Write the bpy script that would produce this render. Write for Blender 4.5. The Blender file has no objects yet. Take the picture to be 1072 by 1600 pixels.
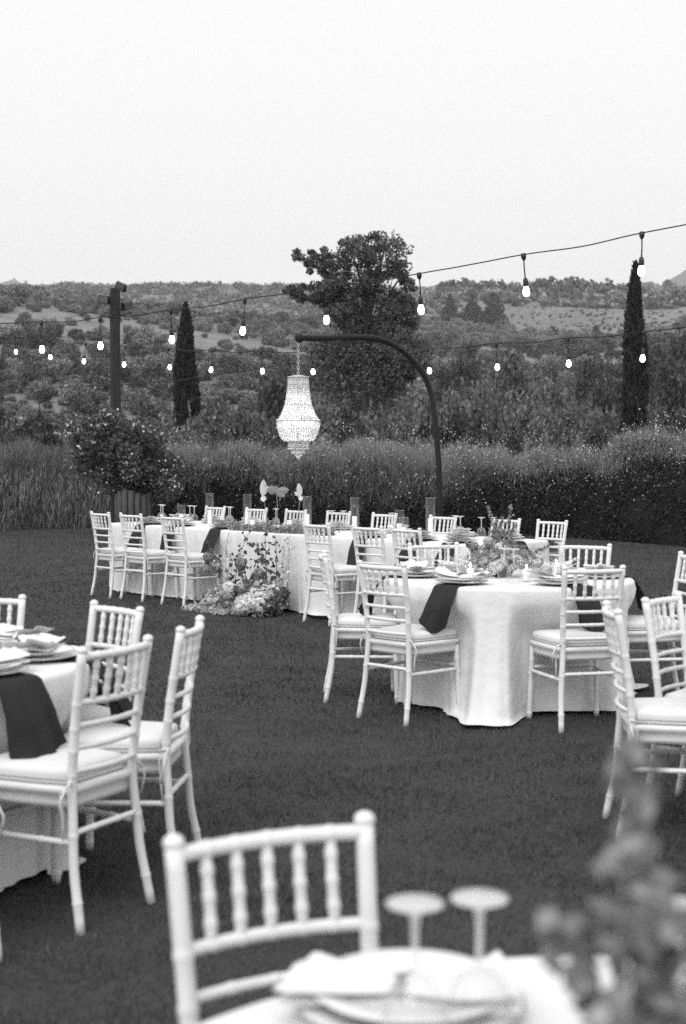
import bpy, math, random
import numpy as np
from mathutils import Vector, Matrix

rng = np.random.default_rng(11)
random.seed(5)
S = bpy.context.scene
COL = S.collection
R = math.radians

# ------------------------------------------------------------------ camera, light, exposure
PITCH = math.atan(89 / 2222.0)
CAMZ = 1.5
cam = bpy.data.cameras.new('camera')
cam.sensor_fit = 'VERTICAL'; cam.sensor_height = 36; cam.sensor_width = 24
cam.lens = 50
cam.clip_start = 0.05; cam.clip_end = 20000
cam.dof.use_dof = True; cam.dof.focus_distance = 13.0; cam.dof.aperture_fstop = 3.3
camo = bpy.data.objects.new('camera', cam); COL.objects.link(camo)
camo.location = (0, 0, CAMZ); camo.rotation_euler = (R(90) - PITCH, 0, 0)
S.camera = camo

SUN_EL, SUN_AZ = R(50), R(205)       # soft light from behind the camera, a little to its left
W = bpy.data.worlds.new('World'); S.world = W; W.use_nodes = True
nt = W.node_tree
for n in list(nt.nodes): nt.nodes.remove(n)
wo = nt.nodes.new('ShaderNodeOutputWorld'); bg = nt.nodes.new('ShaderNodeBackground')
sky = nt.nodes.new('ShaderNodeTexSky'); sky.sky_type = 'NISHITA'; sky.sun_disc = False
sky.sun_elevation = SUN_EL; sky.sun_rotation = SUN_AZ; sky.air_density = 1.0; sky.dust_density = 4.0
bw = nt.nodes.new('ShaderNodeRGBToBW')
mx = nt.nodes.new('ShaderNodeMix'); mx.data_type = 'FLOAT'
mx.inputs[0].default_value = 0.92; mx.inputs[3].default_value = 8.5     # even overcast veil over the clear sky
nt.links.new(sky.outputs[0], bw.inputs[0]); nt.links.new(bw.outputs[0], mx.inputs[2])
nt.links.new(mx.outputs[0], bg.inputs[0]); bg.inputs[1].default_value = 0.1
nt.links.new(bg.outputs[0], wo.inputs[0])
sun = bpy.data.lights.new('sun', 'SUN'); sun.energy = 1.5; sun.angle = R(38); sun.color = (1, 1, 1)
suno = bpy.data.objects.new('sun', sun); COL.objects.link(suno)
sd = Vector((math.sin(SUN_AZ) * math.cos(SUN_EL), math.cos(SUN_AZ) * math.cos(SUN_EL), math.sin(SUN_EL)))
suno.rotation_euler = sd.to_track_quat('Z', 'Y').to_euler(); suno.location = (0, -20, 30)
S.view_settings.view_transform = 'Standard'; S.view_settings.look = 'None'
S.view_settings.exposure = 0.40; S.view_settings.gamma = 1.0; S.view_settings.use_curve_mapping = False
S.render.engine = 'CYCLES'
S.cycles.max_bounces = 6; S.cycles.diffuse_bounces = 3; S.cycles.glossy_bounces = 2
S.cycles.transmission_bounces = 4; S.cycles.transparent_max_bounces = 16; S.cycles.volume_bounces = 0
S.cycles.use_denoising = False
S.cycles.use_adaptive_sampling = False
try: S.cycles.denoiser = 'OPENIMAGEDENOISE'
except Exception: pass

def at(px, py, Y):
    """world point at distance Y for a point measured on the 1072 x 1600 photograph"""
    r = Vector(((px - 536) / 2222, math.cos(PITCH) + (800 - py) / 2222 * math.sin(PITCH),
                -math.sin(PITCH) + (800 - py) / 2222 * math.cos(PITCH)))
    return Vector((0, 0, CAMZ)) + r * (Y / r.y)

# ------------------------------------------------------------------ materials
MATS = {}
def mat(name, base, rough=0.6, var=0.0, scale=5.0, bump=0.0, bscale=60.0, island=0.0, trans=0.0, spec=0.4,
        stretch=None, emit=0.0, sheen=0.0, orand=0.0):
    m = bpy.data.materials.new(name); m.use_nodes = True; MATS[name] = m
    t = m.node_tree; b = t.nodes['Principled BSDF']; out = t.nodes['Material Output']; L = t.links.new
    b.inputs['Base Color'].default_value = (base, base, base, 1)
    b.inputs['Roughness'].default_value = rough
    b.inputs['Specular IOR Level'].default_value = spec
    if sheen: b.inputs['Sheen Weight'].default_value = sheen
    if emit:
        b.inputs['Emission Color'].default_value = (1, 1, 1, 1); b.inputs['Emission Strength'].default_value = emit
    col = None
    if var or bump:
        tc = t.nodes.new('ShaderNodeTexCoord'); mp = t.nodes.new('ShaderNodeMapping')
        L(tc.outputs['Object'], mp.inputs[0])
        if stretch: mp.inputs['Scale'].default_value = stretch
    if var:
        n = t.nodes.new('ShaderNodeTexNoise'); n.inputs['Scale'].default_value = scale
        n.inputs['Detail'].default_value = 6; n.inputs['Roughness'].default_value = 0.65
        L(mp.outputs[0], n.inputs['Vector'])
        mr = t.nodes.new('ShaderNodeMapRange')
        mr.inputs[1].default_value = 0.25; mr.inputs[2].default_value = 0.75
        mr.inputs[3].default_value = base * (1 - var); mr.inputs[4].default_value = base * (1 + var)
        L(n.outputs[0], mr.inputs[0]); col = mr.outputs[0]
    if island:
        g = t.nodes.new('ShaderNodeNewGeometry'); mr = t.nodes.new('ShaderNodeMapRange')
        mr.inputs[3].default_value = 1 - island; mr.inputs[4].default_value = 1 + island
        L(g.outputs['Random Per Island'], mr.inputs[0])
        mu = t.nodes.new('ShaderNodeMath'); mu.operation = 'MULTIPLY'
        if col: L(col, mu.inputs[0])
        else: mu.inputs[0].default_value = base
        L(mr.outputs[0], mu.inputs[1]); col = mu.outputs[0]
    if orand:
        g = t.nodes.new('ShaderNodeObjectInfo'); mr = t.nodes.new('ShaderNodeMapRange')
        mr.inputs[3].default_value = 1 - orand; mr.inputs[4].default_value = 1 + orand
        L(g.outputs['Random'], mr.inputs[0])
        mu = t.nodes.new('ShaderNodeMath'); mu.operation = 'MULTIPLY'
        if col: L(col, mu.inputs[0])
        else: mu.inputs[0].default_value = base
        L(mr.outputs[0], mu.inputs[1]); col = mu.outputs[0]
    if col: L(col, b.inputs['Base Color'])
    if bump:
        n = t.nodes.new('ShaderNodeTexNoise'); n.inputs['Scale'].default_value = bscale; n.inputs['Detail'].default_value = 4
        L(mp.outputs[0], n.inputs['Vector'])
        bm = t.nodes.new('ShaderNodeBump'); bm.inputs['Strength'].default_value = bump; bm.inputs['Distance'].default_value = 0.02
        L(n.outputs[0], bm.inputs['Height']); L(bm.outputs[0], b.inputs['Normal'])
    if trans:
        tr = t.nodes.new('ShaderNodeBsdfTranslucent')
        if col: L(col, tr.inputs[0])
        else: tr.inputs[0].default_value = (base, base, base, 1)
        ms = t.nodes.new('ShaderNodeMixShader'); ms.inputs[0].default_value = trans
        L(b.outputs[0], ms.inputs[1]); L(tr.outputs[0], ms.inputs[2]); L(ms.outputs[0], out.inputs[0])
    return m

mat('chair_paint', 0.74, 0.38, var=0.05, scale=9, bump=0.05, bscale=40, spec=0.4)
mat('cushion_fabric', 0.72, 0.85, var=0.04, scale=8, bump=0.12, bscale=160)
mat('cushion_shade', 0.45, 0.9)  # darker tone that paints the shadow along the cushion seam
mat('cloth', 0.74, 0.9, var=0.04, scale=3, bump=0.4, bscale=16, sheen=0.1)
mat('napkin_dark', 0.030, 0.9, spec=0.1, var=0.25, scale=6, bump=0.25, bscale=90)
mat('napkin_white', 0.74, 0.9, var=0.03, scale=9, bump=0.2, bscale=60)
mat('porcelain', 0.75, 0.18, spec=0.5)
mat('plate_rim', 0.45, 0.3)
mat('twig', 0.12, 0.8, var=0.3, scale=30)
mat('wax', 0.82, 0.5)
mat('metal_dark', 0.018, 0.6, var=0.3, scale=8, spec=0.2)
mat('rubber', 0.015, 0.55)
mat('bulb_lit', 0.9, 0.3, emit=8.0)
mat('chandelier_bulb', 0.9, 0.3, emit=5.0)
mat('bulb_socket', 0.02, 0.5)
mat('flame', 0.9, 0.5, emit=20.0)
mat('bead', 0.86, 0.12, trans=0.45, spec=0.8, island=0.12)
mat('chrome', 0.45, 0.3, spec=0.8)
mat('post_wood', 0.040, 0.8, spec=0.1, var=0.5, scale=6, stretch=(9, 9, 0.7), bump=0.4, bscale=22)
mat('planter_wood', 0.10, 0.85, var=0.5, scale=7, stretch=(8, 8, 0.8), bump=0.5, bscale=24)
mat('lamp_housing', 0.035, 0.45, var=0.2, scale=20)
mat('lamp_lens', 0.16, 0.15, spec=0.8)
mat('table_wood', 0.25, 0.6, var=0.3, scale=6)
mat('blade', 0.085, 0.75, island=0.5, trans=0.2, spec=0.1, var=0.42, scale=0.9)
mat('dry_grass', 0.27, 0.9, island=0.5, trans=0.3, spec=0.1)
mat('leaf_dark', 0.062, 0.55, island=0.55, trans=0.22, spec=0.35)
mat('leaf_tree', 0.12, 0.5, island=0.6, trans=0.35, spec=0.5)
mat('leaf_rose', 0.105, 0.5, island=0.6, trans=0.3, spec=0.4)
mat('leaf_mid', 0.14, 0.5, island=0.6, trans=0.25, spec=0.5)
mat('leaf_olive', 0.16, 0.5, island=0.6, trans=0.2, spec=0.5)
mat('leaf_cypress', 0.030, 0.7, island=0.6, trans=0.1, spec=0.2)
mat('leaf_hedge', 0.030, 0.7, island=0.6, trans=0.15, spec=0.2)
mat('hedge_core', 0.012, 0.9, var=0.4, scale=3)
mat('stem_pale', 0.29, 0.8, island=0.55, trans=0.3, spec=0.15)
mat('stem_mid', 0.21, 0.8, island=0.6, trans=0.25, spec=0.15)
mat('petal', 0.72, 0.7, island=0.25, trans=0.3)
mat('petal_pale', 0.6, 0.75, island=0.3, trans=0.3)
mat('petal_mid', 0.30, 0.75, island=0.4, trans=0.3)
mat('petal_dark', 0.10, 0.75, island=0.5, trans=0.2)
mat('bark', 0.06, 0.9, var=0.4, scale=10, bump=0.5, bscale=25)
mat('scrub', 0.24, 0.85, island=0.6, trans=0.15, spec=0.1, orand=0.35)
mat('scrub_dark', 0.125, 0.85, island=0.55, trans=0.1, spec=0.1, orand=0.35)
mat('mountain_rock', 0.12, 0.95, var=0.3, scale=0.004)
mat('fence_wood', 0.14, 0.85, var=0.4, scale=10)

def glass_mat(name, painted_glare):
    m = bpy.data.materials.new(name); m.use_nodes = True; MATS[name] = m
    t = m.node_tree; L = t.links.new
    t.nodes.remove(t.nodes['Principled BSDF']); out = t.nodes['Material Output']
    tr = t.nodes.new('ShaderNodeBsdfTransparent'); tr.inputs[0].default_value = (.99, .99, .99, 1)
    gl = t.nodes.new('ShaderNodeBsdfGlossy'); gl.inputs['Roughness'].default_value = 0.04
    di = t.nodes.new('ShaderNodeBsdfDiffuse'); di.inputs[0].default_value = (.8, .8, .8, 1)
    lw = t.nodes.new('ShaderNodeLayerWeight'); lw.inputs[0].default_value = 0.35
    mr = t.nodes.new('ShaderNodeMapRange'); mr.inputs[3].default_value = 0.02; mr.inputs[4].default_value = 0.42
    L(lw.outputs['Facing'], mr.inputs[0])
    m1 = t.nodes.new('ShaderNodeMixShader'); L(mr.outputs[0], m1.inputs[0]); L(tr.outputs[0], m1.inputs[1]); L(gl.outputs[0], m1.inputs[2])
    m2 = t.nodes.new('ShaderNodeMixShader'); m2.inputs[0].default_value = painted_glare  # diffuse white mixed in as glare painted into the glass colour
    L(m1.outputs[0], m2.inputs[1]); L(di.outputs[0], m2.inputs[2]); L(m2.outputs[0], out.inputs[0])
glass_mat('clear_glass', 0.035)
glass_mat('glass_foot', 0.42)  # much whiter glass: bright sky reflection painted as diffuse white

def ground_mat(name, a, b, scale, bump, bscale, stretch=None, detail_scale=None):
    m = bpy.data.materials.new(name); m.use_nodes = True; MATS[name] = m
    t = m.node_tree; p = t.nodes['Principled BSDF']; L = t.links.new
    p.inputs['Roughness'].default_value = 0.95; p.inputs['Specular IOR Level'].default_value = 0.1
    tc = t.nodes.new('ShaderNodeTexCoord')
    n1 = t.nodes.new('ShaderNodeTexNoise'); n1.inputs['Scale'].default_value = scale; n1.inputs['Detail'].default_value = 8
    n1.inputs['Roughness'].default_value = 0.7
    L(tc.outputs['Object'], n1.inputs['Vector'])
    n2 = t.nodes.new('ShaderNodeTexNoise'); n2.inputs['Scale'].default_value = detail_scale or scale * 18; n2.inputs['Detail'].default_value = 5
    L(tc.outputs['Object'], n2.inputs['Vector'])
    ad = t.nodes.new('ShaderNodeMath'); ad.operation = 'ADD'
    L(n1.outputs[0], ad.inputs[0]); L(n2.outputs[0], ad.inputs[1])
    mr = t.nodes.new('ShaderNodeMapRange'); mr.inputs[1].default_value = 0.7; mr.inputs[2].default_value = 1.3
    mr.inputs[3].default_value = a; mr.inputs[4].default_value = b
    L(ad.outputs[0], mr.inputs[0]); L(mr.outputs[0], p.inputs['Base Color'])
    n3 = t.nodes.new('ShaderNodeTexNoise'); n3.inputs['Scale'].default_value = bscale; n3.inputs['Detail'].default_value = 3
    L(tc.outputs['Object'], n3.inputs['Vector'])
    bm = t.nodes.new('ShaderNodeBump'); bm.inputs['Strength'].default_value = bump; bm.inputs['Distance'].default_value = 0.03
    L(n3.outputs[0], bm.inputs['Height']); L(bm.outputs[0], p.inputs['Normal'])
ground_mat('lawn', 0.050, 0.085, 1.3, 0.8, 90)
ground_mat('hillside', 0.12, 0.25, 0.03, 0.6, 0.8, detail_scale=0.5)
ground_mat('soil', 0.02, 0.05, 2.0, 0.6, 20)

# ------------------------------------------------------------------ mesh helpers
def link(o, parent=None):
    COL.objects.link(o)
    if parent is not None: o.parent = parent
    return o
def tag(o, label=None, cat=None, group=None, kind=None):
    if label: o['label'] = label
    if cat: o['category'] = cat
    if group: o['group'] = group
    if kind: o['kind'] = kind
    return o
def empty(name, loc=(0, 0, 0), rz=0, label=None, cat=None, group=None):
    o = bpy.data.objects.new(name, None); o.empty_display_size = 0.1
    o.location = loc; o.rotation_euler = (0, 0, rz); COL.objects.link(o)
    return tag(o, label, cat, group)
def np_mesh(name, V, F, m, smooth=False):
    """V (n,3), F (k,3|4) index array or list of tuples"""
    me = bpy.data.meshes.new(name)
    V = np.asarray(V, dtype=np.float32)
    if isinstance(F, np.ndarray):
        k = F.shape[1]
        me.vertices.add(len(V)); me.vertices.foreach_set('co', V.ravel())
        me.loops.add(F.size); me.loops.foreach_set('vertex_index', F.astype(np.int32).ravel())
        me.polygons.add(len(F)); me.polygons.foreach_set('loop_start', np.arange(0, F.size, k, dtype=np.int32))
        me.update(calc_edges=True)
    else:
        me.from_pydata(V.tolist(), [], F); me.update()
    if m: me.materials.append(MATS[m])
    if smooth: me.polygons.foreach_set('use_smooth', np.ones(len(me.polygons), dtype=bool))
    return me
class MB:
    def __init__(s): s.v = []; s.f = []
    def add(s, V, F):
        o = len(s.v); s.v += [tuple(p) for p in V]; s.f += [tuple(i + o for i in f) for f in F]
    def box(s, c, d, rot=None):
        V = [Vector((x * d[0] / 2, y * d[1] / 2, z * d[2] / 2)) for x in (-1, 1) for y in (-1, 1) for z in (-1, 1)]
        if rot is not None: V = [rot @ v for v in V]
        V = [v + Vector(c) for v in V]
        s.add(V, [(0, 1, 3, 2), (4, 6, 7, 5), (0, 4, 5, 1), (2, 3, 7, 6), (0, 2, 6, 4), (1, 5, 7, 3)])
    def tube(s, pts, rad, seg=8, caps=True):
        pts = [Vector(p) for p in pts]; n = len(pts)
        if not hasattr(rad, '__len__'): rad = [rad] * n
        V = []; up = None
        for i, p in enumerate(pts):
            t = (pts[min(i + 1, n - 1)] - pts[max(i - 1, 0)])
            if t.length < 1e-9: t = Vector((0, 0, 1))
            t.normalize()
            if up is None:
                a = Vector((0, 0, 1)) if abs(t.z) < 0.9 else Vector((1, 0, 0)); up = t.cross(a).normalized()
            else:
                up = (up - t * up.dot(t)).normalized()
            w = t.cross(up)
            for k in range(seg):
                an = 2 * math.pi * k / seg
                V.append(p + (up * math.cos(an) + w * math.sin(an)) * rad[i])
        F = []
        for i in range(n - 1):
            for k in range(seg):
                a = i * seg + k; b = i * seg + (k + 1) % seg
                F.append((a, b, b + seg, a + seg))
        if caps:
            F.append(tuple(range(seg - 1, -1, -1))); F.append(tuple(range((n - 1) * seg, n * seg)))
        s.add(V, F)
    def lathe(s, prof, seg=24, c=(0, 0, 0)):
        V = []; F = []
        for (r, z) in prof:
            for k in range(seg):
                a = 2 * math.pi * k / seg
                V.append((c[0] + r * math.cos(a), c[1] + r * math.sin(a), c[2] + z))
        for i in range(len(prof) - 1):
            for k in range(seg):
                a = i * seg + k; b = i * seg + (k + 1) % seg
                F.append((a, b, b + seg, a + seg))
        s.add(V, F)
    def ball(s, c, r, seg=8, rings=5, sz=1.0):
        prof = [(max(1e-4, r * math.sin(math.pi * i / rings)), -r * sz * math.cos(math.pi * i / rings)) for i in range(rings + 1)]
        s.lathe(prof, seg, c)
    def grid(s, P):
        n = len(P); m = len(P[0])
        s.add([p for row in P for p in row], [(i * m + j, i * m + j + 1, (i + 1) * m + j + 1, (i + 1) * m + j) for i in range(n - 1) for j in range(m - 1)])
    def mesh(s, name, m, smooth=True): return np_mesh(name, np.array(s.v), s.f, m, smooth)
    def build(s, name, m, parent=None, smooth=True):
        return link(bpy.data.objects.new(name, s.mesh(name, m, smooth)), parent)
def mobj(name, me, parent=None, loc=None, rot=None, scale=None):
    o = bpy.data.objects.new(name, me)
    if loc is not None: o.location = loc
    if rot is not None: o.rotation_euler = rot
    if scale is not None: o.scale = scale
    return link(o, parent)
def copy_tree(o, parent=None):
    c = o.copy(); COL.objects.link(c); c.parent = parent
    for ch in list(o.children): copy_tree(ch, c)
    return c

def leaves(P, size, elong=1.6, up=0.0, rg=rng, dirs=None, jitter=0.5):
    """diamond leaves at points P; returns V, F"""
    n = len(P)
    size = np.broadcast_to(np.asarray(size, float), (n,))[:, None]
    a = rg.normal(size=(n, 3))
    if dirs is not None: a = np.asarray(dirs) + a * jitter
    a[:, 2] += up
    a /= np.linalg.norm(a, axis=1, keepdims=True) + 1e-9
    b = np.cross(a, rg.normal(size=(n, 3))); b /= np.linalg.norm(b, axis=1, keepdims=True) + 1e-9
    A = a * size * elong * 0.5; B = b * size * 0.5
    V = np.stack([P - A, P + B - 0.15 * A, P + A, P - B - 0.15 * A], axis=1).reshape(-1, 3)
    F = np.arange(4 * n).reshape(n, 4)
    return V, F
def blades(P, h, w, lean, rg=rng, tip=None):
    """triangle blades rising from P"""
    n = len(P)
    h = np.broadcast_to(np.asarray(h, float), (n,)); w = np.broadcast_to(np.asarray(w, float), (n,))
    an = rg.uniform(0, 2 * np.pi, n); s = np.stack([np.cos(an), np.sin(an), np.zeros(n)], 1) * w[:, None] / 2
    la = rg.uniform(0, 2 * np.pi, n); lm = lean * h * rg.uniform(0, 1, n)
    T = P + np.stack([np.cos(la) * lm, np.sin(la) * lm, h], 1)
    if tip is not None: T = P + tip
    V = np.stack([P - s, P + s, T], 1).reshape(-1, 3)
    return V, np.arange(3 * n).reshape(n, 3), T
def merge(*vf):
    Vs = []; Fs = []; o = 0
    for V, F in vf:
        Vs.append(V); Fs.append(F + o); o += len(V)
    return np.concatenate(Vs), np.concatenate(Fs)
def shell_points(n, c, r, rg=rng, inner=0.55):
    d = rg.normal(size=(n, 3)); d /= np.linalg.norm(d, axis=1, keepdims=True)
    k = rg.uniform(inner ** 3, 1, n) ** (1 / 3)
    return np.asarray(c) + d * np.asarray(r) * k[:, None], d

# ------------------------------------------------------------------ setting: terrain, lawn, mountains
def smooth01(x): x = np.clip(x, 0, 1); return x * x * (3 - 2 * x)
_ph = rng.uniform(0, 6.28, (10, 2)); _dr = rng.uniform(0, 6.28, 10)
def wavy(x, y, base, n=7, off=0):
    v = 0
    for i in range(n):
        k = base * 1.55 ** i; a = _dr[(i + off) % 10]
        v = v + np.sin(k * (x * math.cos(a) + y * math.sin(a)) + _ph[(i + off) % 10, 0]) * np.sin(k * .8 * (y * math.cos(a) - x * math.sin(a)) + _ph[(i + off) % 10, 1]) / 1.45 ** i
    return v
HD = np.array([0, 26, 34, 50, 75, 105, 150, 250, 400, 600, 900, 1150, 1350, 1500, 1800, 2500])
HH = np.array([-.35, -.35, -.6, -1.0, -.6, 1.5, 8.5, 20, 38, 60, 95, 126, 157, 166, 165, 150.0])
def terrain_h(x, y):
    x = np.asarray(x, float); y = np.asarray(y, float)
    d = np.sqrt(y * y + 0.3 * x * x)
    h = np.interp(d, HD, HH)
    amp = smooth01((d - 80) / 500)
    h = h + wavy(x, y, 0.012, 6) * 7.0 * amp * (1 - 0.55 * smooth01((d - 950) / 350))
    # nearer shoulder of the hill on the left
    h = h + 11 * np.exp(-((x + 135) / 70) ** 2 - ((y - 430) / 150) ** 2)
    h = h + 7 * np.exp(-((x + 60) / 40) ** 2 - ((y - 240) / 60) ** 2)
    # shallow terrace (field) on the right
    h = h - 5 * np.exp(-((x - 75) / 55) ** 2 - ((y - 430) / 60) ** 2)
    return h
yy = np.concatenate([np.linspace(31.5, 120, 30), np.geomspace(126, 2000, 110)])
uu = np.linspace(-1, 1, 121)
gx = np.stack([uu * (40 + 0.75 * y) for y in yy]); gy = np.repeat(yy[:, None], 121, 1)
gz = terrain_h(gx, gy)
V = np.stack([gx, gy, gz], -1).reshape(-1, 3)
i, j = np.meshgrid(np.arange(len(yy) - 1), np.arange(120), indexing='ij'); a = (i * 121 + j).ravel()
F = np.stack([a, a + 1, a + 122, a + 121], 1)
tag(mobj('hillside_terrain', np_mesh('hillside_terrain', V, F, 'hillside', True)), kind='structure')

# edge of the lawn, in plan: it curves nearer at the right
EDGE = [(-60, 24), (-20, 26.0), (-10, 27.2), (-7, 28.0), (-5.2, 29.2), (-2, 29.3), (0.5, 28.4), (2.6, 27.0), (4.2, 25.6), (5.6, 23.2), (7.5, 20.0), (11, 15), (60, -10)]
EX = np.array([e[0] for e in EDGE], float); EY = np.array([e[1] for e in EDGE], float)
def edge_y(x): return np.interp(x, EX, EY)
mb = MB()
xs = np.concatenate([np.linspace(-60, -12, 9), np.linspace(-11, 11, 60), np.linspace(12, 60, 9)])
P = []
for t in np.linspace(0, 1, 30):
    P.append([(x, -60 + (edge_y(x) + 60) * t, 0.0) for x in xs])
mb.grid(P)
tag(mb.build('lawn', 'lawn', smooth=True), kind='structure')
mb = MB()
mb.grid([[(x, edge_y(x) - 0.3, -0.03) for x in xs], [(x, edge_y(x) + 2, -0.05) for x in xs], [(x, edge_y(x) + 5, -0.3) for x in xs], [(x, max(edge_y(x) + 6, 34), -0.9) for x in xs]])
tag(mb.build('planting_bed', 'soil'), kind='structure')

# grass blades on the lawn
def grass_patch(y0, y1, dens, h, w, margin):
    area_n = int(dens * (y1 - y0) * (0.26 * (y0 + y1) + 2 * margin))
    y = rng.uniform(y0, y1, area_n); x = rng.uniform(-1, 1, area_n) * (0.26 * y + margin)
    k = y < edge_y(x) - 0.05; x, y = x[k], y[k]
    P = np.stack([x, y, np.full(len(x), -0.002)], 1)
    tuft = 0.75 + 0.35 * np.sin(x * 7 + 3 * np.sin(y * 5)) * np.sin(y * 6 + 2 * np.sin(x * 4))
    V, F, T = blades(P, h * rng.uniform(.45, 1.1, len(x)) * tuft, w * rng.uniform(.7, 1.3, len(x)), 0.9)
    return V, F
gp = merge(grass_patch(1.6, 4.5, 6500, .030, .0045, .5), grass_patch(4.5, 8, 4200, .030, .006, .6),
           grass_patch(8, 14, 1700, .032, .010, .7), grass_patch(14, 29.3, 420, .036, .018, 1.0))
tag(mobj('lawn_grass', np_mesh('lawn_grass', gp[0], gp[1], 'blade')), 'short dense turf covering the dark lawn', 'grass', kind='stuff')

# far mountains
def mountain(name, x0, x1, y, peak, seed, label):
    r2 = np.random.default_rng(seed); n = 60
    xs = np.linspace(x0, x1, n); u = np.linspace(-1, 1, n)
    prof = peak * np.clip(1 - u * u, 0, 1) * (1 + 0.04 * np.sin(u * 9 + seed) + .02 * np.sin(u * 23))
    mb = MB(); P = []
    for k, tt in enumerate(np.linspace(-1, 1, 15)):
        P.append([(xs[q], y + tt * 330, 90 + prof[q] * (1 - abs(tt)) ** .8 + (5 * r2.normal() if 0 < k < 14 else 0)) for q in range(n)])
    mb.grid(P)
    tag(mb.build(name, 'mountain_rock'), label, kind='structure')
mountain('far_mountain', 266, 1232, 2100, 251, 3, 'pale far mountain rising behind the hill on the cypress side')
mountain('far_mountain', -660, -322, 2100, 164, 7, 'low pale far mountain behind the hill on the pole side')

# ------------------------------------------------------------------ hillside scrub (stuff)
def clump_template(n, seed, flat=0.75):
    r2 = np.random.default_rng(seed)
    P, d = shell_points(n, (0, 0, 0.45), (1, 1, flat), r2, 0.75)
    P[:, 2] = np.maximum(P[:, 2], -0.1)
    P += 0.18 * np.sin(P[:, [1, 2, 0]] * 4 + seed)
    b = np.cross(d, r2.normal(size=(n, 3))); b /= np.linalg.norm(b, axis=1, keepdims=True)
    c = np.cross(d, b) + d * r2.normal(0, .5, (n, 1)); c /= np.linalg.norm(c, axis=1, keepdims=True)
    s = r2.uniform(.14, .30, (n, 1)) * (90 / n) ** 0.35
    return np.stack([P - b * s, P + c * s, P + b * s, P - c * s * .8], 1)        # n,4,3
def scatter_scrub(name, X, Y, Rr, tmpl, m, label, cat):
    n = len(X); Z = terrain_h(X, Y)
    an = rng.uniform(0, 6.283, n); out = []
    which = rng.integers(0, len(tmpl), n)
    for k, T in enumerate(tmpl):
        q = which == k
        if not q.any(): continue
        c, s = np.cos(an[q])[:, None, None], np.sin(an[q])[:, None, None]
        r = Rr[q][:, None, None]; hgt = rng.uniform(.8, 1.35, q.sum())[:, None, None]
        x = (T[None, :, :, 0] * c - T[None, :, :, 1] * s) * r + X[q][:, None, None]
        y = (T[None, :, :, 0] * s + T[None, :, :, 1] * c) * r + Y[q][:, None, None]
        z = T[None, :, :, 2] * r * hgt + Z[q][:, None, None]
        out.append(np.stack([x, y, z], -1).reshape(-1, 3))
    V = np.concatenate(out); F = np.arange(len(V)).reshape(-1, 4)
    tag(mobj(name, np_mesh(name, V, F, m)), label, cat, kind='stuff')
def field_mask(x, y):
    a = np.exp(-((x - 78) / 42) ** 2 - ((y - 440) / 42) ** 2)
    b = np.exp(-((x + 62) / 22) ** 2 - ((y - 300) / 28) ** 2)
    c = np.exp(-((x + 20) / 26) ** 2 - ((y - 520) / 30) ** 2)
    return a + b + c
def scrub_points(n, d0, d1, power):
    u = rng.uniform(0, 1, n)
    d = (d0 ** power + u * (d1 ** power - d0 ** power)) ** (1 / power)
    x = rng.uniform(-1, 1, n) * (0.37 * d + 8)
    keep = rng.uniform(0, 1, n) > np.clip(0.35 - 0.6 * wavy(x * .5, d * 1.1, 0.045, 3, 3), 0, .93)
    keep &= field_mask(x, d) < 0.45
    return x[keep], d[keep]
farT = [clump_template(34, s, .65) for s in (11, 12, 13, 14, 15, 16)]
midT = [clump_template(90, s, .7) for s in (21, 22, 23, 24)]
x, y = scrub_points(34000, 480, 1420, 1.15)
r = rng.uniform(.8, 2.3, len(x)) * (0.7 + y / 1600)
sel = (wavy(x * .5, y, .02, 3, 5) + rng.normal(0, .25, len(x))) > -0.15
scatter_scrub('hillside_scrub', x[sel], y[sel], r[sel], farT, 'scrub', 'pale scrub covering the hill up to the skyline', 'scrub')
scatter_scrub('hillside_scrub', x[~sel], y[~sel], r[~sel], farT, 'scrub_dark', 'dark scrub covering the hill up to the skyline', 'scrub')
# rows of trees along the terraces on the right, and the line of trees on the skyline
X = []; Y = []; RR = []
for (xa, xb, yd, n, r0) in ((35, 135, 505, 60, 3.0), (45, 150, 560, 60, 3.2), (60, 150, 640, 45, 3.4), (-60, 10, 560, 45, 2.2), (-150, -70, 470, 34, 2.6), (-160, -90, 400, 26, 2.4)):
    X.append(np.linspace(xa, xb, n) + rng.normal(0, .8, n)); Y.append(yd + rng.normal(0, 1.8, n)); RR.append(rng.uniform(.8, 1.25, n) * r0)
X, Y, RR = map(np.concatenate, (X, Y, RR))
scatter_scrub('tree_row', X, Y, RR, midT, 'scrub_dark', 'dark rows of small trees along the hillside terraces', 'trees')
n = 320; X = rng.uniform(-520, 520, n); Y = rng.uniform(1330, 1400, n)
scatter_scrub('skyline_trees', X, Y, rng.uniform(1.4, 3.6, n), midT, 'scrub_dark', 'small far trees standing along the skyline', 'trees')

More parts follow.
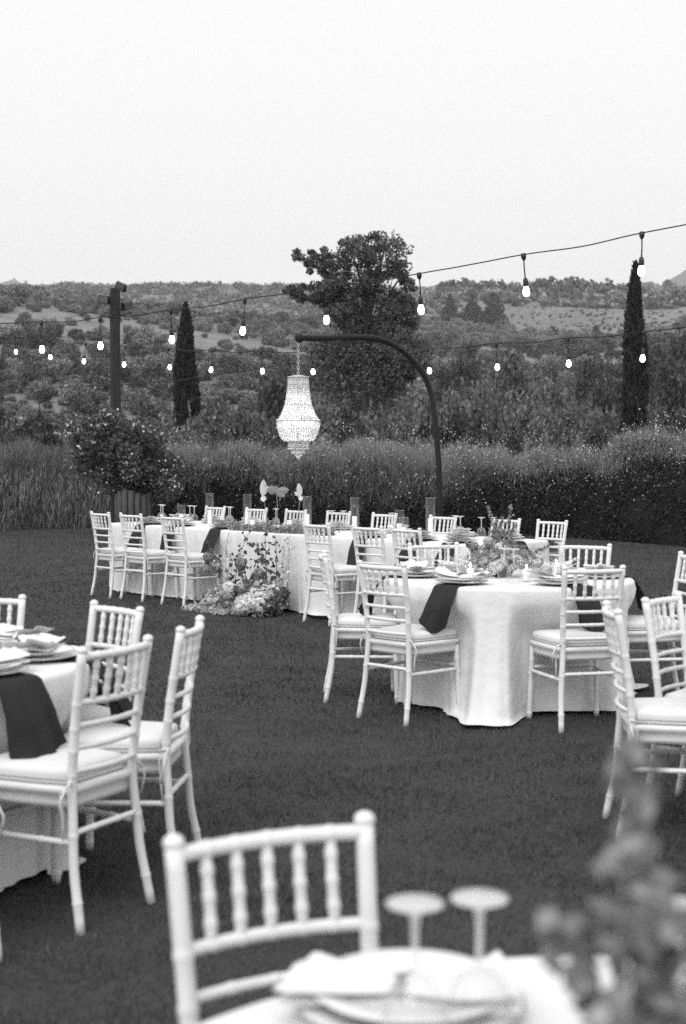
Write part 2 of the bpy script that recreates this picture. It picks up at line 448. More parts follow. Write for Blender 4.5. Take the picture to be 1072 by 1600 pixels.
# ------------------------------------------------------------------ trees and bushes
def branch_tree(name, base, top, clumps, nleaf, lsize, leafm, barkm, label, cat='tree', group=None, trunk_r=0.16, seed=1, elong=1.5, inner=.45):
    """clumps: (centre, radii) in world coordinates"""
    r2 = np.random.default_rng(seed); b = Vector(base)
    t = empty(name, base, 0, label, cat, group)
    mb = MB(); tp = Vector(top) - b
    pts = [tp * k + Vector((.08 * math.sin(k * 7), .06 * math.cos(k * 5), 0)) for k in np.linspace(0, 1, 9)]
    mb.tube(pts, [trunk_r * (1 - .75 * k) for k in np.linspace(0, 1, 9)], 8)
    for (c, rd) in clumps:
        c = Vector(c) - b; k = min(max(c.z / max(tp.z, .1) - .25, .12), .9); s = tp * k
        mid = s.lerp(c, .5) + Vector((0, 0, .12 * (c - s).length))
        mb.tube([s, s.lerp(mid, .6), mid, mid.lerp(c, .6), c + (c - mid) * .15], [trunk_r * .4, trunk_r * .33, trunk_r * .25, trunk_r * .16, trunk_r * .05], 6)
        for q in range(5):
            d = Vector(r2.normal(size=3)); d.normalize()
            mb.tube([mid.lerp(c, .5), c + Vector((d.x * rd[0], d.y * rd[1], d.z * rd[2])) * .9], [trunk_r * .10, .004], 4)
    mb.build('trunk', barkm, t)
    vol = np.array([rd[0] * rd[1] * rd[2] for c, rd in clumps]) ** .58; cnt = (nleaf * vol / vol.sum()).astype(int)
    Ps = []; Ds = []
    for (c, rd), n in zip(clumps, cnt):
        # sub-clumps give an uneven outline with gaps
        m = max(6, n // 90)
        sc, sdir = shell_points(m, Vector(c) - b, rd, r2, inner)
        for q in range(m):
            rr = float(np.mean(rd)) * r2.uniform(.28, .55)
            p, d = shell_points(n // m, sc[q], (rr, rr, rr * .75), r2, .1); Ps.append(p); Ds.append(d)
    P = np.concatenate(Ps); D = np.concatenate(Ds)
    Vv, Ff = leaves(P, lsize * r2.uniform(.6, 1.3, len(P)), elong, 0.0, r2, D * .6, .8)
    mobj('crown', np_mesh('crown', Vv, Ff, leafm), t)
    return t
TY = 37.0
def tc(px, py, rx, rz, dy=0.0, ry=None):
    p = at(px, py, TY + dy); s = 2222 / TY
    return (tuple(p), (rx / s, (ry if ry is not None else (rx + rz) / 2) / s, rz / s))
cl = [tc(598, 405, 42, 40), tc(560, 420, 40, 42, -.4), tc(620, 440, 24, 30), tc(520, 425, 28, 24, .3), tc(482, 402, 20, 9), tc(500, 400, 18, 13),
      tc(530, 470, 34, 34, -.3), tc(475, 458, 24, 11), tc(500, 475, 24, 20), tc(585, 490, 52, 44, .3), tc(630, 500, 22, 42), tc(560, 545, 60, 46, .4),
      tc(620, 560, 42, 50), tc(520, 560, 40, 46, .2), tc(570, 610, 74, 40, .2), tc(650, 560, 22, 40), tc(575, 378, 30, 16), tc(545, 385, 22, 15), tc(478, 404, 22, 14, -.2), tc(500, 425, 26, 18, -.2), tc(470, 455, 24, 14, -.2), tc(505, 455, 28, 24, -.3), tc(640, 470, 16, 30, -.2)]
tb = at(565, 711, TY)
branch_tree('broadleaf_tree', (tb.x, TY, -.8), (tb.x + .2, TY, 6.3), cl, 34000, .062, 'leaf_tree', 'bark', 'tall ragged broadleaf tree rising above the chandelier arch against the sky', trunk_r=.17, seed=4, elong=1.3)

def cypress(px, ytop, Y, width, label, seed):
    r2 = np.random.default_rng(seed); top = at(px, ytop, Y); H = top.z + .8
    t = empty('cypress_tree', (top.x, Y, -.8), 0, label, 'tree')
    mb = MB(); mb.tube([(0, 0, 0), (0, 0, H * .5), (0, 0, H * .93)], [.1, .06, .01], 7); mb.build('trunk', 'bark', t)
    n = 9000; u = r2.uniform(0.03, 1, n) ** .85
    prof = width * np.interp(u, [0, .1, .35, .7, .9, .97, 1], [.8, .95, 1.0, .8, .42, .22, .05])
    an = r2.uniform(0, 6.283, n); rr = prof * np.sqrt(r2.uniform(.35, 1, n)) * (1 + .18 * np.sin(3 * an + 14 * u) + .12 * np.sin(7 * an - 31 * u))
    P = np.stack([rr * np.cos(an), rr * np.sin(an), u * H * (1 - .02 * r2.uniform(0, 1, n))], 1)
    D = np.stack([np.cos(an) * .35, np.sin(an) * .35, np.full(n, 1.0)], 1)
    # a few loose side tips
    V1, F1 = leaves(P, .075 * r2.uniform(.6, 1.3, n), 2.8, 0, r2, D, .22)
    mobj('crown', np_mesh('crown', V1, F1, 'leaf_cypress'), t)
cypress(290, 472, 45, .43, 'slim dark cypress tree near the timber floodlight pole', 3)
cypress(993, 409, 40, .37, 'tallest slim dark cypress tree with a split tip', 9)

# rounded bushes behind the hedge: a few shapes, repeated
def bush_mesh(seed, n, lsize, m, elong):
    r2 = np.random.default_rng(seed); Ps = []; Ds = []
    k = 34
    sc, sd_ = shell_points(k, (0, 0, .95), (.95, .85, .8), r2, .45)
    sc[:, 2] = np.maximum(sc[:, 2], .15)
    for q in range(k):
        rr = r2.uniform(.2, .42); p, d = shell_points(n // k, sc[q], (rr, rr, rr * 1.05), r2, .35); Ps.append(p); Ds.append(d)
    # upright shoots
    q = r2.integers(0, k, 70)
    for a_ in q:
        p0 = sc[a_] + r2.normal(0, .12, 3); L_ = r2.uniform(.2, .5)
        tt = r2.uniform(0, 1, 14)[:, None]; p = p0 + np.array([r2.normal(0, .15), r2.normal(0, .15), 1]) * tt * L_
        Ps.append(p); Ds.append(np.repeat([[0, 0, 1.]], 14, 0))
    P = np.concatenate(Ps); D = np.concatenate(Ds); P[:, 2] = np.maximum(P[:, 2], 0.02)
    Vv, Ff = leaves(P, lsize * r2.uniform(.6, 1.3, len(P)), elong, .25, r2, D * .6, .7)
    return np_mesh('foliage', Vv, Ff, m)
def stem_mesh(seed):
    r2 = np.random.default_rng(seed); mb = MB()
    for k in range(7):
        a = k * .9 + r2.uniform(0, .5); d = Vector((math.cos(a), math.sin(a), 0))
        mb.tube([d * .05, d * .2 + Vector((0, 0, .5)), d * .5 + Vector((0, 0, 1.1))], [.05, .035, .012], 6)
    return mb.mesh('stem', 'bark')
BM = {'olive': [bush_mesh(s, 6500, .055, 'leaf_olive', 2.2) for s in (31, 32)], 'mid': [bush_mesh(s, 6000, .07, 'leaf_mid', 1.5) for s in (41, 42, 43)],
      'dark': [bush_mesh(s, 6000, .07, 'leaf_dark', 1.5) for s in (51, 52, 53)]}
SM = [stem_mesh(1), stem_mesh(2)]
BL = {'olive': ('pale silvery leaved bush behind the flowering hedge', 'pale bushes behind the hedge'), 'mid': ('rounded grey-green leafy bush behind the flowering hedge', 'rounded leafy bushes behind the hedge'),
      'dark': ('dense dark leafy bush behind the flowering hedge', 'dark bushes behind the hedge')}
MARKS = [(60, 'behind the drooping hedge'), (120, 'between the drooping hedge and the rose bush'), (205, 'behind the white rose bush'), (262, 'just past the timber pole'), (318, 'at the foot of the pole cypress'), (372, 'between the pole cypress and the dark trees'),
         (420, 'beside the hanging chandelier'), (520, 'behind the hanging chandelier'), (590, 'under the tall broadleaf tree'), (665, 'inside the curve of the arch'), (725, 'just outside the curve of the arch'), (780, 'behind the rail fence'), (850, 'among the silvery bushes'), (915, 'past the silvery bushes'), (975, 'beside the split-tipped cypress'), (1030, 'beyond the split-tipped cypress'), (2000, 'at the far end of the hedge')]
SIZES = [(36.5, 'low'), (41, 'middling'), (47, 'tall'), (70, 'distant'), (200, 'far-off hillside')]
KW = {'olive': 'pale silvery bush', 'mid': 'rounded grey leafy bush', 'dark': 'dense dark bush'}
def bush(kind, px, ytop, Y, width, i):
    top = at(px, ytop, Y); base = float(terrain_h(top.x, Y)) - .1
    o = empty('garden_bush', (top.x, Y, base), i * 2.4, next(w_ for l_, w_ in SIZES if Y < l_) + ' ' + KW[kind] + ' ' + next(w_ for l_, w_ in MARKS if px < l_), 'bush', BL[kind][1])
    H = top.z - base; w = width / (2222 / Y) / 2
    o.scale = (w / 1.15, w / 1.15, H / 2.15)
    ms = BM[kind]; mobj('foliage', ms[i % len(ms)], o); mobj('stem', SM[i % 2], o)
spots = [('dark', 20, 640, 46, 150), ('dark', 75, 628, 52, 150), ('mid', 150, 640, 44, 130), ('dark', 225, 612, 48, 150), ('mid', 255, 630, 40, 90),
         ('mid', 330, 606, 42, 120), ('mid', 395, 604, 44, 130), ('dark', 360, 640, 38, 140), ('dark', 440, 560, 55, 150), ('dark', 475, 590, 46, 110),
         ('mid', 505, 610, 40, 120), ('dark', 545, 620, 39, 130), ('mid', 600, 590, 45, 150), ('mid', 655, 598, 44, 140), ('dark', 690, 620, 39, 140),
         ('mid', 700, 566, 60, 150), ('mid', 760, 560, 62, 150), ('mid', 745, 612, 42, 150), ('dark', 800, 632, 40, 160), ('olive', 835, 590, 50, 130),
         ('olive', 890, 598, 44, 150), ('mid', 935, 590, 43, 130), ('olive', 860, 625, 39, 120), ('dark', 955, 640, 38, 120), ('mid', 1035, 588, 42, 130),
         ('dark', 1080, 600, 40, 150), ('dark', 1010, 655, 37, 110), ('dark', 620, 648, 36, 160), ('dark', 430, 650, 36, 150), ('mid', 300, 660, 36, 120),
         ('mid', 580, 596, 34.3, 180), ('dark', 535, 636, 33.6, 150), ('mid', 640, 640, 33.6, 140), ('dark', 880, 660, 35, 160), ('dark', 745, 660, 35, 150), ('dark', 1045, 500, 105, 110), ('dark', 1000, 520, 98, 120), ('dark', 935, 545, 92, 110), ('mid', 800, 530, 100, 120),
         ('dark', 720, 520, 110, 100), ('mid', 860, 560, 85, 110), ('dark', 1070, 530, 88, 130), ('dark', -20, 620, 48, 150), ('dark', 170, 652, 39, 150)]
for i, s in enumerate(spots): bush(*s, i)

# scrub on the lower slopes: the same kind of bush spread by geometry nodes (nobody could count it)
def scatter_nodes(src):
    ng = bpy.data.node_groups.new('scrub_scatter', 'GeometryNodeTree')
    ng.interface.new_socket('Geometry', in_out='INPUT', socket_type='NodeSocketGeometry'); ng.interface.new_socket('Geometry', in_out='OUTPUT', socket_type='NodeSocketGeometry')
    N = ng.nodes.new; L = ng.links.new
    gi = N('NodeGroupInput'); go = N('NodeGroupOutput'); ip = N('GeometryNodeInstanceOnPoints'); oi = N('GeometryNodeObjectInfo')
    oi.inputs['Object'].default_value = src; oi.transform_space = 'ORIGINAL'; oi.inputs['As Instance'].default_value = True
    def attr(nm):
        a = N('GeometryNodeInputNamedAttribute'); a.data_type = 'FLOAT'; a.inputs['Name'].default_value = nm; return a.outputs['Attribute']
    cr = N('ShaderNodeCombineXYZ'); L(attr('spin'), cr.inputs[2]); er = N('FunctionNodeEulerToRotation'); L(cr.outputs[0], er.inputs[0])
    cs = N('ShaderNodeCombineXYZ'); w_ = attr('wide'); L(w_, cs.inputs[0]); L(w_, cs.inputs[1]); L(attr('tall'), cs.inputs[2])
    L(gi.outputs[0], ip.inputs['Points']); L(oi.outputs['Geometry'], ip.inputs['Instance']); L(er.outputs[0], ip.inputs['Rotation']); L(cs.outputs[0], ip.inputs['Scale'])
    L(ip.outputs[0], go.inputs[0]); return ng
def scatter(name, X, Y, Rr, src, label):
    me = bpy.data.meshes.new(name); n = len(X)
    me.vertices.add(n); me.vertices.foreach_set('co', np.stack([X, Y, terrain_h(X, Y) - .15 * Rr], 1).astype(np.float32).ravel())
    for nm, arr in (('spin', rng.uniform(0, 6.283, n)), ('wide', Rr * rng.uniform(.8, 1.2, n)), ('tall', Rr * rng.uniform(.55, .95, n))):
        a = me.attributes.new(nm, 'FLOAT', 'POINT'); a.data.foreach_set('value', arr.astype(np.float32))
    me.update(); o = mobj(name, me); md = o.modifiers.new('scatter', 'NODES'); md.node_group = scatter_nodes(src)
    tag(o, label, 'scrub', kind='stuff')
SLB = [('slope_bush', 505, 560, 120, 'scrub', 61, 'pale rounded bush alone on the slope behind the arch end'), ('slope_bush', 140, 596, 110, 'scrub', 62, 'pale rounded bush on the slope beside the timber pole'),
       ('slope_bush', 835, 566, 110, 'scrub_dark', 63, 'dark rounded bush on the slope above the silvery bushes'), ('slope_bush', 345, 590, 115, 'scrub_dark', 64, 'dark rounded bush on the slope beside the pole cypress')]
SRC = []
for nm, px, py, Y, m_, sd_, lb in SLB:
    p = at(px, py, Y); gz_ = float(terrain_h(p.x, Y)); o = empty(nm, (p.x, Y, gz_ - .2), sd_, lb, 'bush'); o.scale = (1.6, 1.6, 1.2)
    SRC.append(mobj('foliage', bush_mesh(sd_, 2600, .11, m_, 1.5), o))
x, y = scrub_points(3500, 72, 200, 1.5)
g_ = rng.integers(0, 4, len(x)); r = rng.uniform(.45, 1.2, len(x)) * rng.choice([1, 1, 1, 1.6], len(x))
LBS = ['pale feathery scrub on the lower slope', 'pale rounded scrub on the lower slope', 'dark feathery scrub on the lower slope', 'dark rounded scrub on the lower slope']
for k in range(4): scatter('hillside_scrub', x[g_ == k], y[g_ == k], r[g_ == k], SRC[k], LBS[k] + ' behind the garden')
x, y = scrub_points(12500, 200, 500, 1.3)
r = rng.uniform(.4, 1.05, len(x)) * (0.8 + y / 900) * rng.choice([1, 1, 1, 1, 1.7], len(x))
g_ = np.where((wavy(x * .5, y, .035, 3, 5) + rng.normal(0, .25, len(x))) > -0.1, 0, 2) + rng.integers(0, 2, len(x))
for k in range(4): scatter('hillside_scrub', x[g_ == k], y[g_ == k], r[g_ == k], SRC[k], LBS[k].replace('lower slope', 'middle slope') + ' of the hill')
n = 500; x = 78 + rng.normal(0, 24, n); y = 440 + rng.normal(0, 26, n)
scatter('field_tussocks', x, y, rng.uniform(.2, .6, n), SRC[0], 'low pale tussocks dotted over the open field on the hill')

# free-standing hillside trees one can pick out
def conifer(px, ytop, Y, w, label, seed, group=None):
    r2 = np.random.default_rng(seed); top = at(px, ytop, Y); base = float(terrain_h(top.x, Y)) - .3; H = top.z - base; s = 2222 / Y
    H = max(H, 1.6 * w / s)
    t = empty('pine_tree', (top.x, Y, top.z - H), 0, label, 'tree', group)
    mb = MB(); mb.tube([(0, 0, 0), (0, 0, H * .6), (0, 0, H * .97)], [H * .03, H * .02, H * .004], 6); mb.build('trunk', 'bark', t)
    n = 2600; w = w * 1.45; u = r2.uniform(.08, 1, n); tier = .72 + .28 * np.abs(np.sin(u * 17 + r2.uniform(0, 3)))
    rr = (w / s / 2) * np.interp(u, [0, .2, .45, .8, 1], [.7, 1, .95, .62, .10]) * tier * np.sqrt(r2.uniform(.2, 1, n)); an = r2.uniform(0, 6.28, n)
    rr = rr * (1 + .35 * np.sin(2 * an + seed + 7 * u) + .2 * np.sin(5 * an - 13 * u))
    P = np.stack([rr * np.cos(an), rr * np.sin(an), u * H], 1)
    Vv, Ff = leaves(P, H * .05, 1.6, .2, r2); mobj('crown', np_mesh('crown', Vv, Ff, 'leaf_dark'), t)
conifer(703, 460, 430, 17, 'narrow dark pine on the slope, slimmest of the three', 61)
conifer(738, 468, 436, 30, 'broad dark round-topped pine between two others on the slope', 62)
conifer(771, 458, 430, 28, 'tallest layered dark pine on the slope below the skyline', 63)
conifer(1043, 437, 1150, 17, 'lone dark conifer on the hill beside the pale far mountain', 64)
conifer(931, 508, 345, 8, 'small dark sapling standing in the pale field', 65)
conifer(862, 510, 340, 18, 'round dark bush standing in the pale field', 66)

# ------------------------------------------------------------------ hedges along the lawn edge (stuff)
HP = np.array([(.22, 0.0), (.12, .18), (.08, .40), (.12, .62), (.26, .80), (.55, .93), (1.0, 1.0), (1.6, 1.02), (2.3, .96), (2.7, .7), (2.8, 0)])   # section: depth, height
HL = np.r_[0, np.cumsum(np.linalg.norm(np.diff(HP * [1, 1.6], axis=0), axis=1))]
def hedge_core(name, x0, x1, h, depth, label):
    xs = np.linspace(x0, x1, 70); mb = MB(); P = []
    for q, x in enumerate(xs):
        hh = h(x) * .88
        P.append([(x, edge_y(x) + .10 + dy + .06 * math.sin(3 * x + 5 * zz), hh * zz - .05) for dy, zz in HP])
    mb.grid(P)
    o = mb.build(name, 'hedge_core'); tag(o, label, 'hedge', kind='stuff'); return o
def hedge_points(n, x0, x1, h, depth, front=.5):
    """points on front and top of the hedge body with outward directions"""
    x = rng.uniform(x0, x1, n); hh = h(x); f = rng.uniform(0, 1, n) < front
    split = HL[4]
    s = np.where(f, rng.uniform(0, split + .1, n), rng.uniform(split, HL[7], n))
    dy = np.interp(s, HL, HP[:, 0]); z = np.interp(s, HL, HP[:, 1]) * hh
    t = np.stack([np.interp(s + .03, HL, HP[:, 0]) - dy, np.interp(s + .03, HL, HP[:, 1]) * hh - z], 1); t /= np.linalg.norm(t, axis=1, keepdims=True) + 1e-9
    D = np.stack([np.zeros(n), -t[:, 1], t[:, 0]], 1)
    k = rng.normal(0, .05, n) + .05 * np.sin(4.3 * x + 3 * z) + .04 * np.sin(9.1 * x - 5 * z)
    return np.stack([x, edge_y(x) + dy + D[:, 1] * k, np.maximum(0, z + D[:, 2] * k)], 1), D, f
def hcen(x): return np.interp(x, [-6, -5, -3.8, -2.4, -.5, 1.5, 2.6, 3.4, 4.5, 6, 9], [1.2, 1.35, 1.50, 1.45, 1.5, 1.5, 1.38, 1.30, 1.5, 1.78, 1.9]) + .05 * np.sin(2.3 * x + 1) + .04 * np.sin(5.1 * x) + .025 * np.sin(11.7 * x)
def hleft(x): return np.interp(x, [-11, -8.5, -7, -5.6, -5, -4.4], [1.50, 1.56, 1.56, 1.48, 1.25, .95])
# left hedge of drooping stems
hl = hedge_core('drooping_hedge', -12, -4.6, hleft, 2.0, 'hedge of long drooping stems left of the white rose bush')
n = 34000; P, D, f = hedge_points(n, -12, -4.5, hleft, 1.6, .68)
ln = np.where(f, rng.uniform(.14, .34, n), rng.uniform(.10, .24, n))
tip = np.where(f[:, None], np.stack([rng.normal(0, .05, n), -rng.uniform(.03, .12, n), -rng.uniform(.6, 1.0, n) * ln], 1),
               np.stack([rng.normal(.03, .07, n), rng.normal(-.06, .05, n), ln], 1))
up = f & (P[:, 2] + rng.normal(0, .22, n) > .80 * hleft(P[:, 0])); tip[up] = np.stack([rng.normal(.02, .06, up.sum()), -rng.uniform(.05, .14, up.sum()), rng.uniform(.05, .22, up.sum())], 1)
V1, F1, T1 = blades(P, 1, .019, 0, tip=tip)
o = mobj('stem_mass', np_mesh('stem_mass', V1, F1, 'stem_mid'), hl); o['kind'] = 'stuff'
# central and right flowering hedge
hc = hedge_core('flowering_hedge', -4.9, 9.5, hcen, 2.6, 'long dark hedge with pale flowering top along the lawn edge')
n = 46000; P, D, f = hedge_points(n, -4.9, 9.0, hcen, 2.2, .6)
V1, F1 = leaves(P, .035 * rng.uniform(.6, 1.4, n), 2.0, 0, rng, D * .5, .9)
o = mobj('leaf_mass', np_mesh('leaf_mass', V1, F1, 'leaf_hedge'), hc); o['kind'] = 'stuff'
n = 70000; P, D, f = hedge_points(n, -4.9, 9.0, hcen, 2.4, .42)
keep = (~f) | (P[:, 2] > (.58 + .25 * smooth01((P[:, 0] - 2) / 1.2)) * hcen(P[:, 0]) + .16 * rng.normal(size=n) - .45 * np.exp(-((P[:, 0] - .5) / 1.5) ** 2))
keep &= (P[:, 0] < 2.4) | (rng.uniform(0, 1, n) < .55)
keep &= (P[:, 0] > -1.6) | (rng.uniform(0, 1, n) < .6); P = P[keep]; f = f[keep]; n = len(P)
tip = np.stack([rng.normal(.02, .10, n), np.where(f, -rng.uniform(.02, .22, n), rng.normal(-.05, .08, n)), rng.uniform(.08, .32, n)], 1)
V1, F1, T1 = blades(P, 1, .0095, 0, tip=tip)
o = mobj('stem_mass', np_mesh('stem_mass', V1, F1, 'stem_pale'), hc); o['kind'] = 'stuff'
n = 26000; Pq, Dq, fq = hedge_points(n, -4.9, 9.0, hcen, 2.4, .5)
kq = (Pq[:, 2] > .68 * hcen(Pq[:, 0]) + .14 * rng.normal(size=n)) & ((Pq[:, 0] > 1.8) | (rng.uniform(0, 1, n) < .35)); Pq = Pq[kq] + Dq[kq] * .06
Vq, Fq_ = leaves(Pq, .02 * rng.uniform(.6, 1.5, len(Pq)), 1.7, 0, rng)
o = mobj('sprig_mass', np_mesh('sprig_mass', Vq, Fq_, 'stem_pale'), hc); o['kind'] = 'stuff'
# arching wands above the top
n = 260; x = rng.uniform(-4.5, 9, n); P = np.stack([x, edge_y(x) + rng.uniform(.3, 1.8, n), hcen(x) * .95], 1)
tip = np.stack([rng.normal(.05, .28, n), rng.normal(-.1, .2, n), rng.uniform(.35, .75, n)], 1)
V2, F2, T2 = blades(P, 1, .012, 0, tip=tip)
o = mobj('wand_mass', np_mesh('wand_mass', V2, F2, 'stem_pale'), hc); o['kind'] = 'stuff'
q = rng.integers(0, len(T1), 4200); fp = T1[q]
wgt = np.interp(fp[:, 0], [-5, -2, 1.5, 2.6, 9], [.5, .6, .5, .95, 1.0]); fp = fp[rng.uniform(0, 1, len(fp)) < wgt]
P3, D3, f3 = hedge_points(900, -4.9, 9.0, hcen, 1.8, 1.0); P3[:, 1] -= .08; P3 = P3[P3[:, 2] > .3 * hcen(P3[:, 0])]
t2 = np.repeat(T2, 3, 0) + rng.normal(0, .05, (len(T2) * 3, 3))
P3 = np.concatenate([fp, P3, t2])
V3, F3 = leaves(P3, .022 * rng.uniform(.6, 1.5, len(P3)), 1.15, 0)
o = mobj('flower_mass', np_mesh('flower_mass', V3, F3, 'petal'), hc); o['kind'] = 'stuff'
# taller seed grass in the middle of the hedge top
n = 6000; x = np.concatenate([rng.normal(.9, 1.1, n // 2), rng.uniform(-4, 5, n // 2)]); P = np.stack([x, edge_y(x) + rng.uniform(.2, 1.6, n), hcen(x) * rng.uniform(.55, .9, n)], 1)
tip = np.stack([rng.normal(.02, .12, n), rng.normal(-.05, .1, n), rng.uniform(.25, .6, n)], 1)
V4, F4, T4 = blades(P, 1, .010, 0, tip=tip)
o = mobj('seed_grass_mass', np_mesh('seed_grass_mass', V4, F4, 'dry_grass'), hc); o['kind'] = 'stuff'

# small rail fence glimpsed behind the hedge
fe = empty('rail_fence', (2.55, 30.2, -.3), 0, 'low weathered rail fence glimpsed behind the flowering hedge', 'fence')
for k in range(4):
    mb = MB(); mb.box((-.75 + .5 * k, 0, 1.0), (.10, .10, 2.05 + .05 * (k % 2))); mb.build('post', 'fence_wood', fe, False)
for k in range(2):
    mb = MB(); mb.box((0, -.08, 1.55 + .34 * k), (1.9, .05, .10)); mb.build('rail', 'fence_wood', fe, False)

# white rose bush over a stave planter
RB = at(205, 790, 26.0)
rb = empty('rose_bush', (RB.x - .15, 26.4, 0.0), 0, 'large dark bush dotted with small white roses beside the timber pole', 'bush')
r2 = np.random.default_rng(77); Ps = []; Ds = []
k = 64; sc, _ = shell_points(k, (-.05, 0, 1.58), (.92, .8, .62), r2, .35)
sc[:, 0] += .25 * (1.6 - sc[:, 2]) * .6 + r2.normal(0, .10, k)
sc = np.concatenate([sc, np.stack([r2.uniform(.35, 1.0, 12), r2.uniform(-.4, .3, 12), r2.uniform(.85, 1.35, 12)], 1)]); k = len(sc)
for q in range(k):
    rr = r2.uniform(.15, .3); p, d = shell_points(300, sc[q], (rr, rr, rr), r2, .3); Ps.append(p); Ds.append(d)
for q in range(70):
    p0 = sc[r2.integers(0, k)] ; d = (p0 - np.array([0, 0, 1.4])); d /= np.linalg.norm(d); tt = r2.uniform(0, 1, 18)[:, None]
    Ps.append(p0 + d * tt * .5 - np.array([0, 0, 1]) * tt ** 2 * .15 + r2.normal(0, .03, (18, 3))); Ds.append(np.repeat(d[None], 18, 0))
P = np.concatenate(Ps); D = np.concatenate(Ds)
V1, F1 = leaves(P, .042 * r2.uniform(.6, 1.3, len(P)), 1.6, 0, r2, D * .6, .8)
mobj('foliage', np_mesh('foliage', V1, F1, 'leaf_rose'), rb)
nn = np.linalg.norm((P - np.array([0, 0, 1.55])) / np.array([1.05, .9, .75]), axis=1)
cand = P[(nn > .78) & (P[:, 1] < .3)]; ctr = cand[r2.integers(0, len(cand), 120)]
fl = np.concatenate([c + r2.normal(0, .05, (r2.integers(1, 5), 3)) for c in ctr]); fl[:, 1] -= .05
V1, F1 = leaves(np.repeat(fl, 3, 0) + r2.normal(0, .006, (len(fl) * 3, 3)), .042, 1.05, 0, r2)
o = mobj('flower', np_mesh('flower', V1, F1, 'petal'), rb); o['kind'] = 'stuff'
mb = MB()
for k in range(9):
    a = k * .7; mb.tube([(.12 * math.cos(a), .12 * math.sin(a), .55), (.3 * math.cos(a), .3 * math.sin(a), 1.0), (.6 * math.cos(a), .5 * math.sin(a), 1.5)], [.03, .02, .008], 6)
mb.build('stem', 'bark', rb)
pl = empty('log_planter', (RB.x, 26.3, 0), 0, 'round planter of upright timber staves under the rose bush', 'planter')
for k in range(16):
    a = 2 * math.pi * k / 16; mb = MB(); rr = .30
    h_ = .82 + .05 * math.sin(k * 5.3)
    mb.tube([(rr * math.cos(a), rr * math.sin(a), 0), (rr * math.cos(a), rr * math.sin(a), h_ - .01), (rr * math.cos(a), rr * math.sin(a), h_)], [.058, .056, .048], 8)
    mb.build('stave', 'planter_wood', pl)
mb = MB(); mb.lathe([(.001, .74), (.27, .74)], 20); mb.build('soil', 'soil', pl)

# timber pole with floodlights
PB = at(181, 711, 27.4)
po = empty('floodlight_pole', (PB.x, 27.4, -.05), R(28), 'tall square timber pole with three floodlights at its top', 'pole')
mb = MB(); top_z = at(181, 451, 27.4).z + .05
mb.box((0, 0, top_z / 2), (.155, .155, top_z)); mb.build('post', 'post_wood', po, False)
mb = MB(); mb.box((0, 0, top_z - .52), (.20, .20, .035)); mb.build('band', 'metal_dark', po, False)
def flood(loc, rot):
    f = MB(); f.box((0, 0, 0), (.19, .075, .15)); o = f.build('floodlight', 'lamp_housing', po, False); o.location = loc; o.rotation_euler = rot
    g = MB(); g.box((0, -.042, 0), (.165, .012, .125)); g.build('lens', 'lamp_lens', o, False)
    h = MB()
    for sx in (-1, 1): h.box((sx * .105, .03, -.02), (.012, .03, .13))
    h.box((0, .04, -.09), (.222, .03, .012)); h.build('bracket', 'metal_dark', o, False)
    k = MB()
    for q in range(5): k.box((-.07 + .035 * q, .05, 0), (.008, .03, .12))
    k.build('cooling_fin', 'metal_dark', o, False)
flood((.08, -.10, top_z + .03), (R(35), R(25), R(-35)))
flood((-.24, -.06, top_z - .22), (R(18), R(8), R(-30)))
flood((.22, -.10, top_z - .32), (R(28), R(-18), R(10)))
mb = MB(); mb.tube([(-.16, -.02, top_z - .2), (-.08, 0, top_z - .2)], .012, 6); mb.tube([(.08, 0, top_z - .27), (.16, -.06, top_z - .29)], .012, 6)
mb.tube([(.04, -.09, top_z - .1), (.10, -.12, top_z - .25), (.06, -.1, top_z - .5)], .008, 6); mb.build('cable', 'rubber', po)

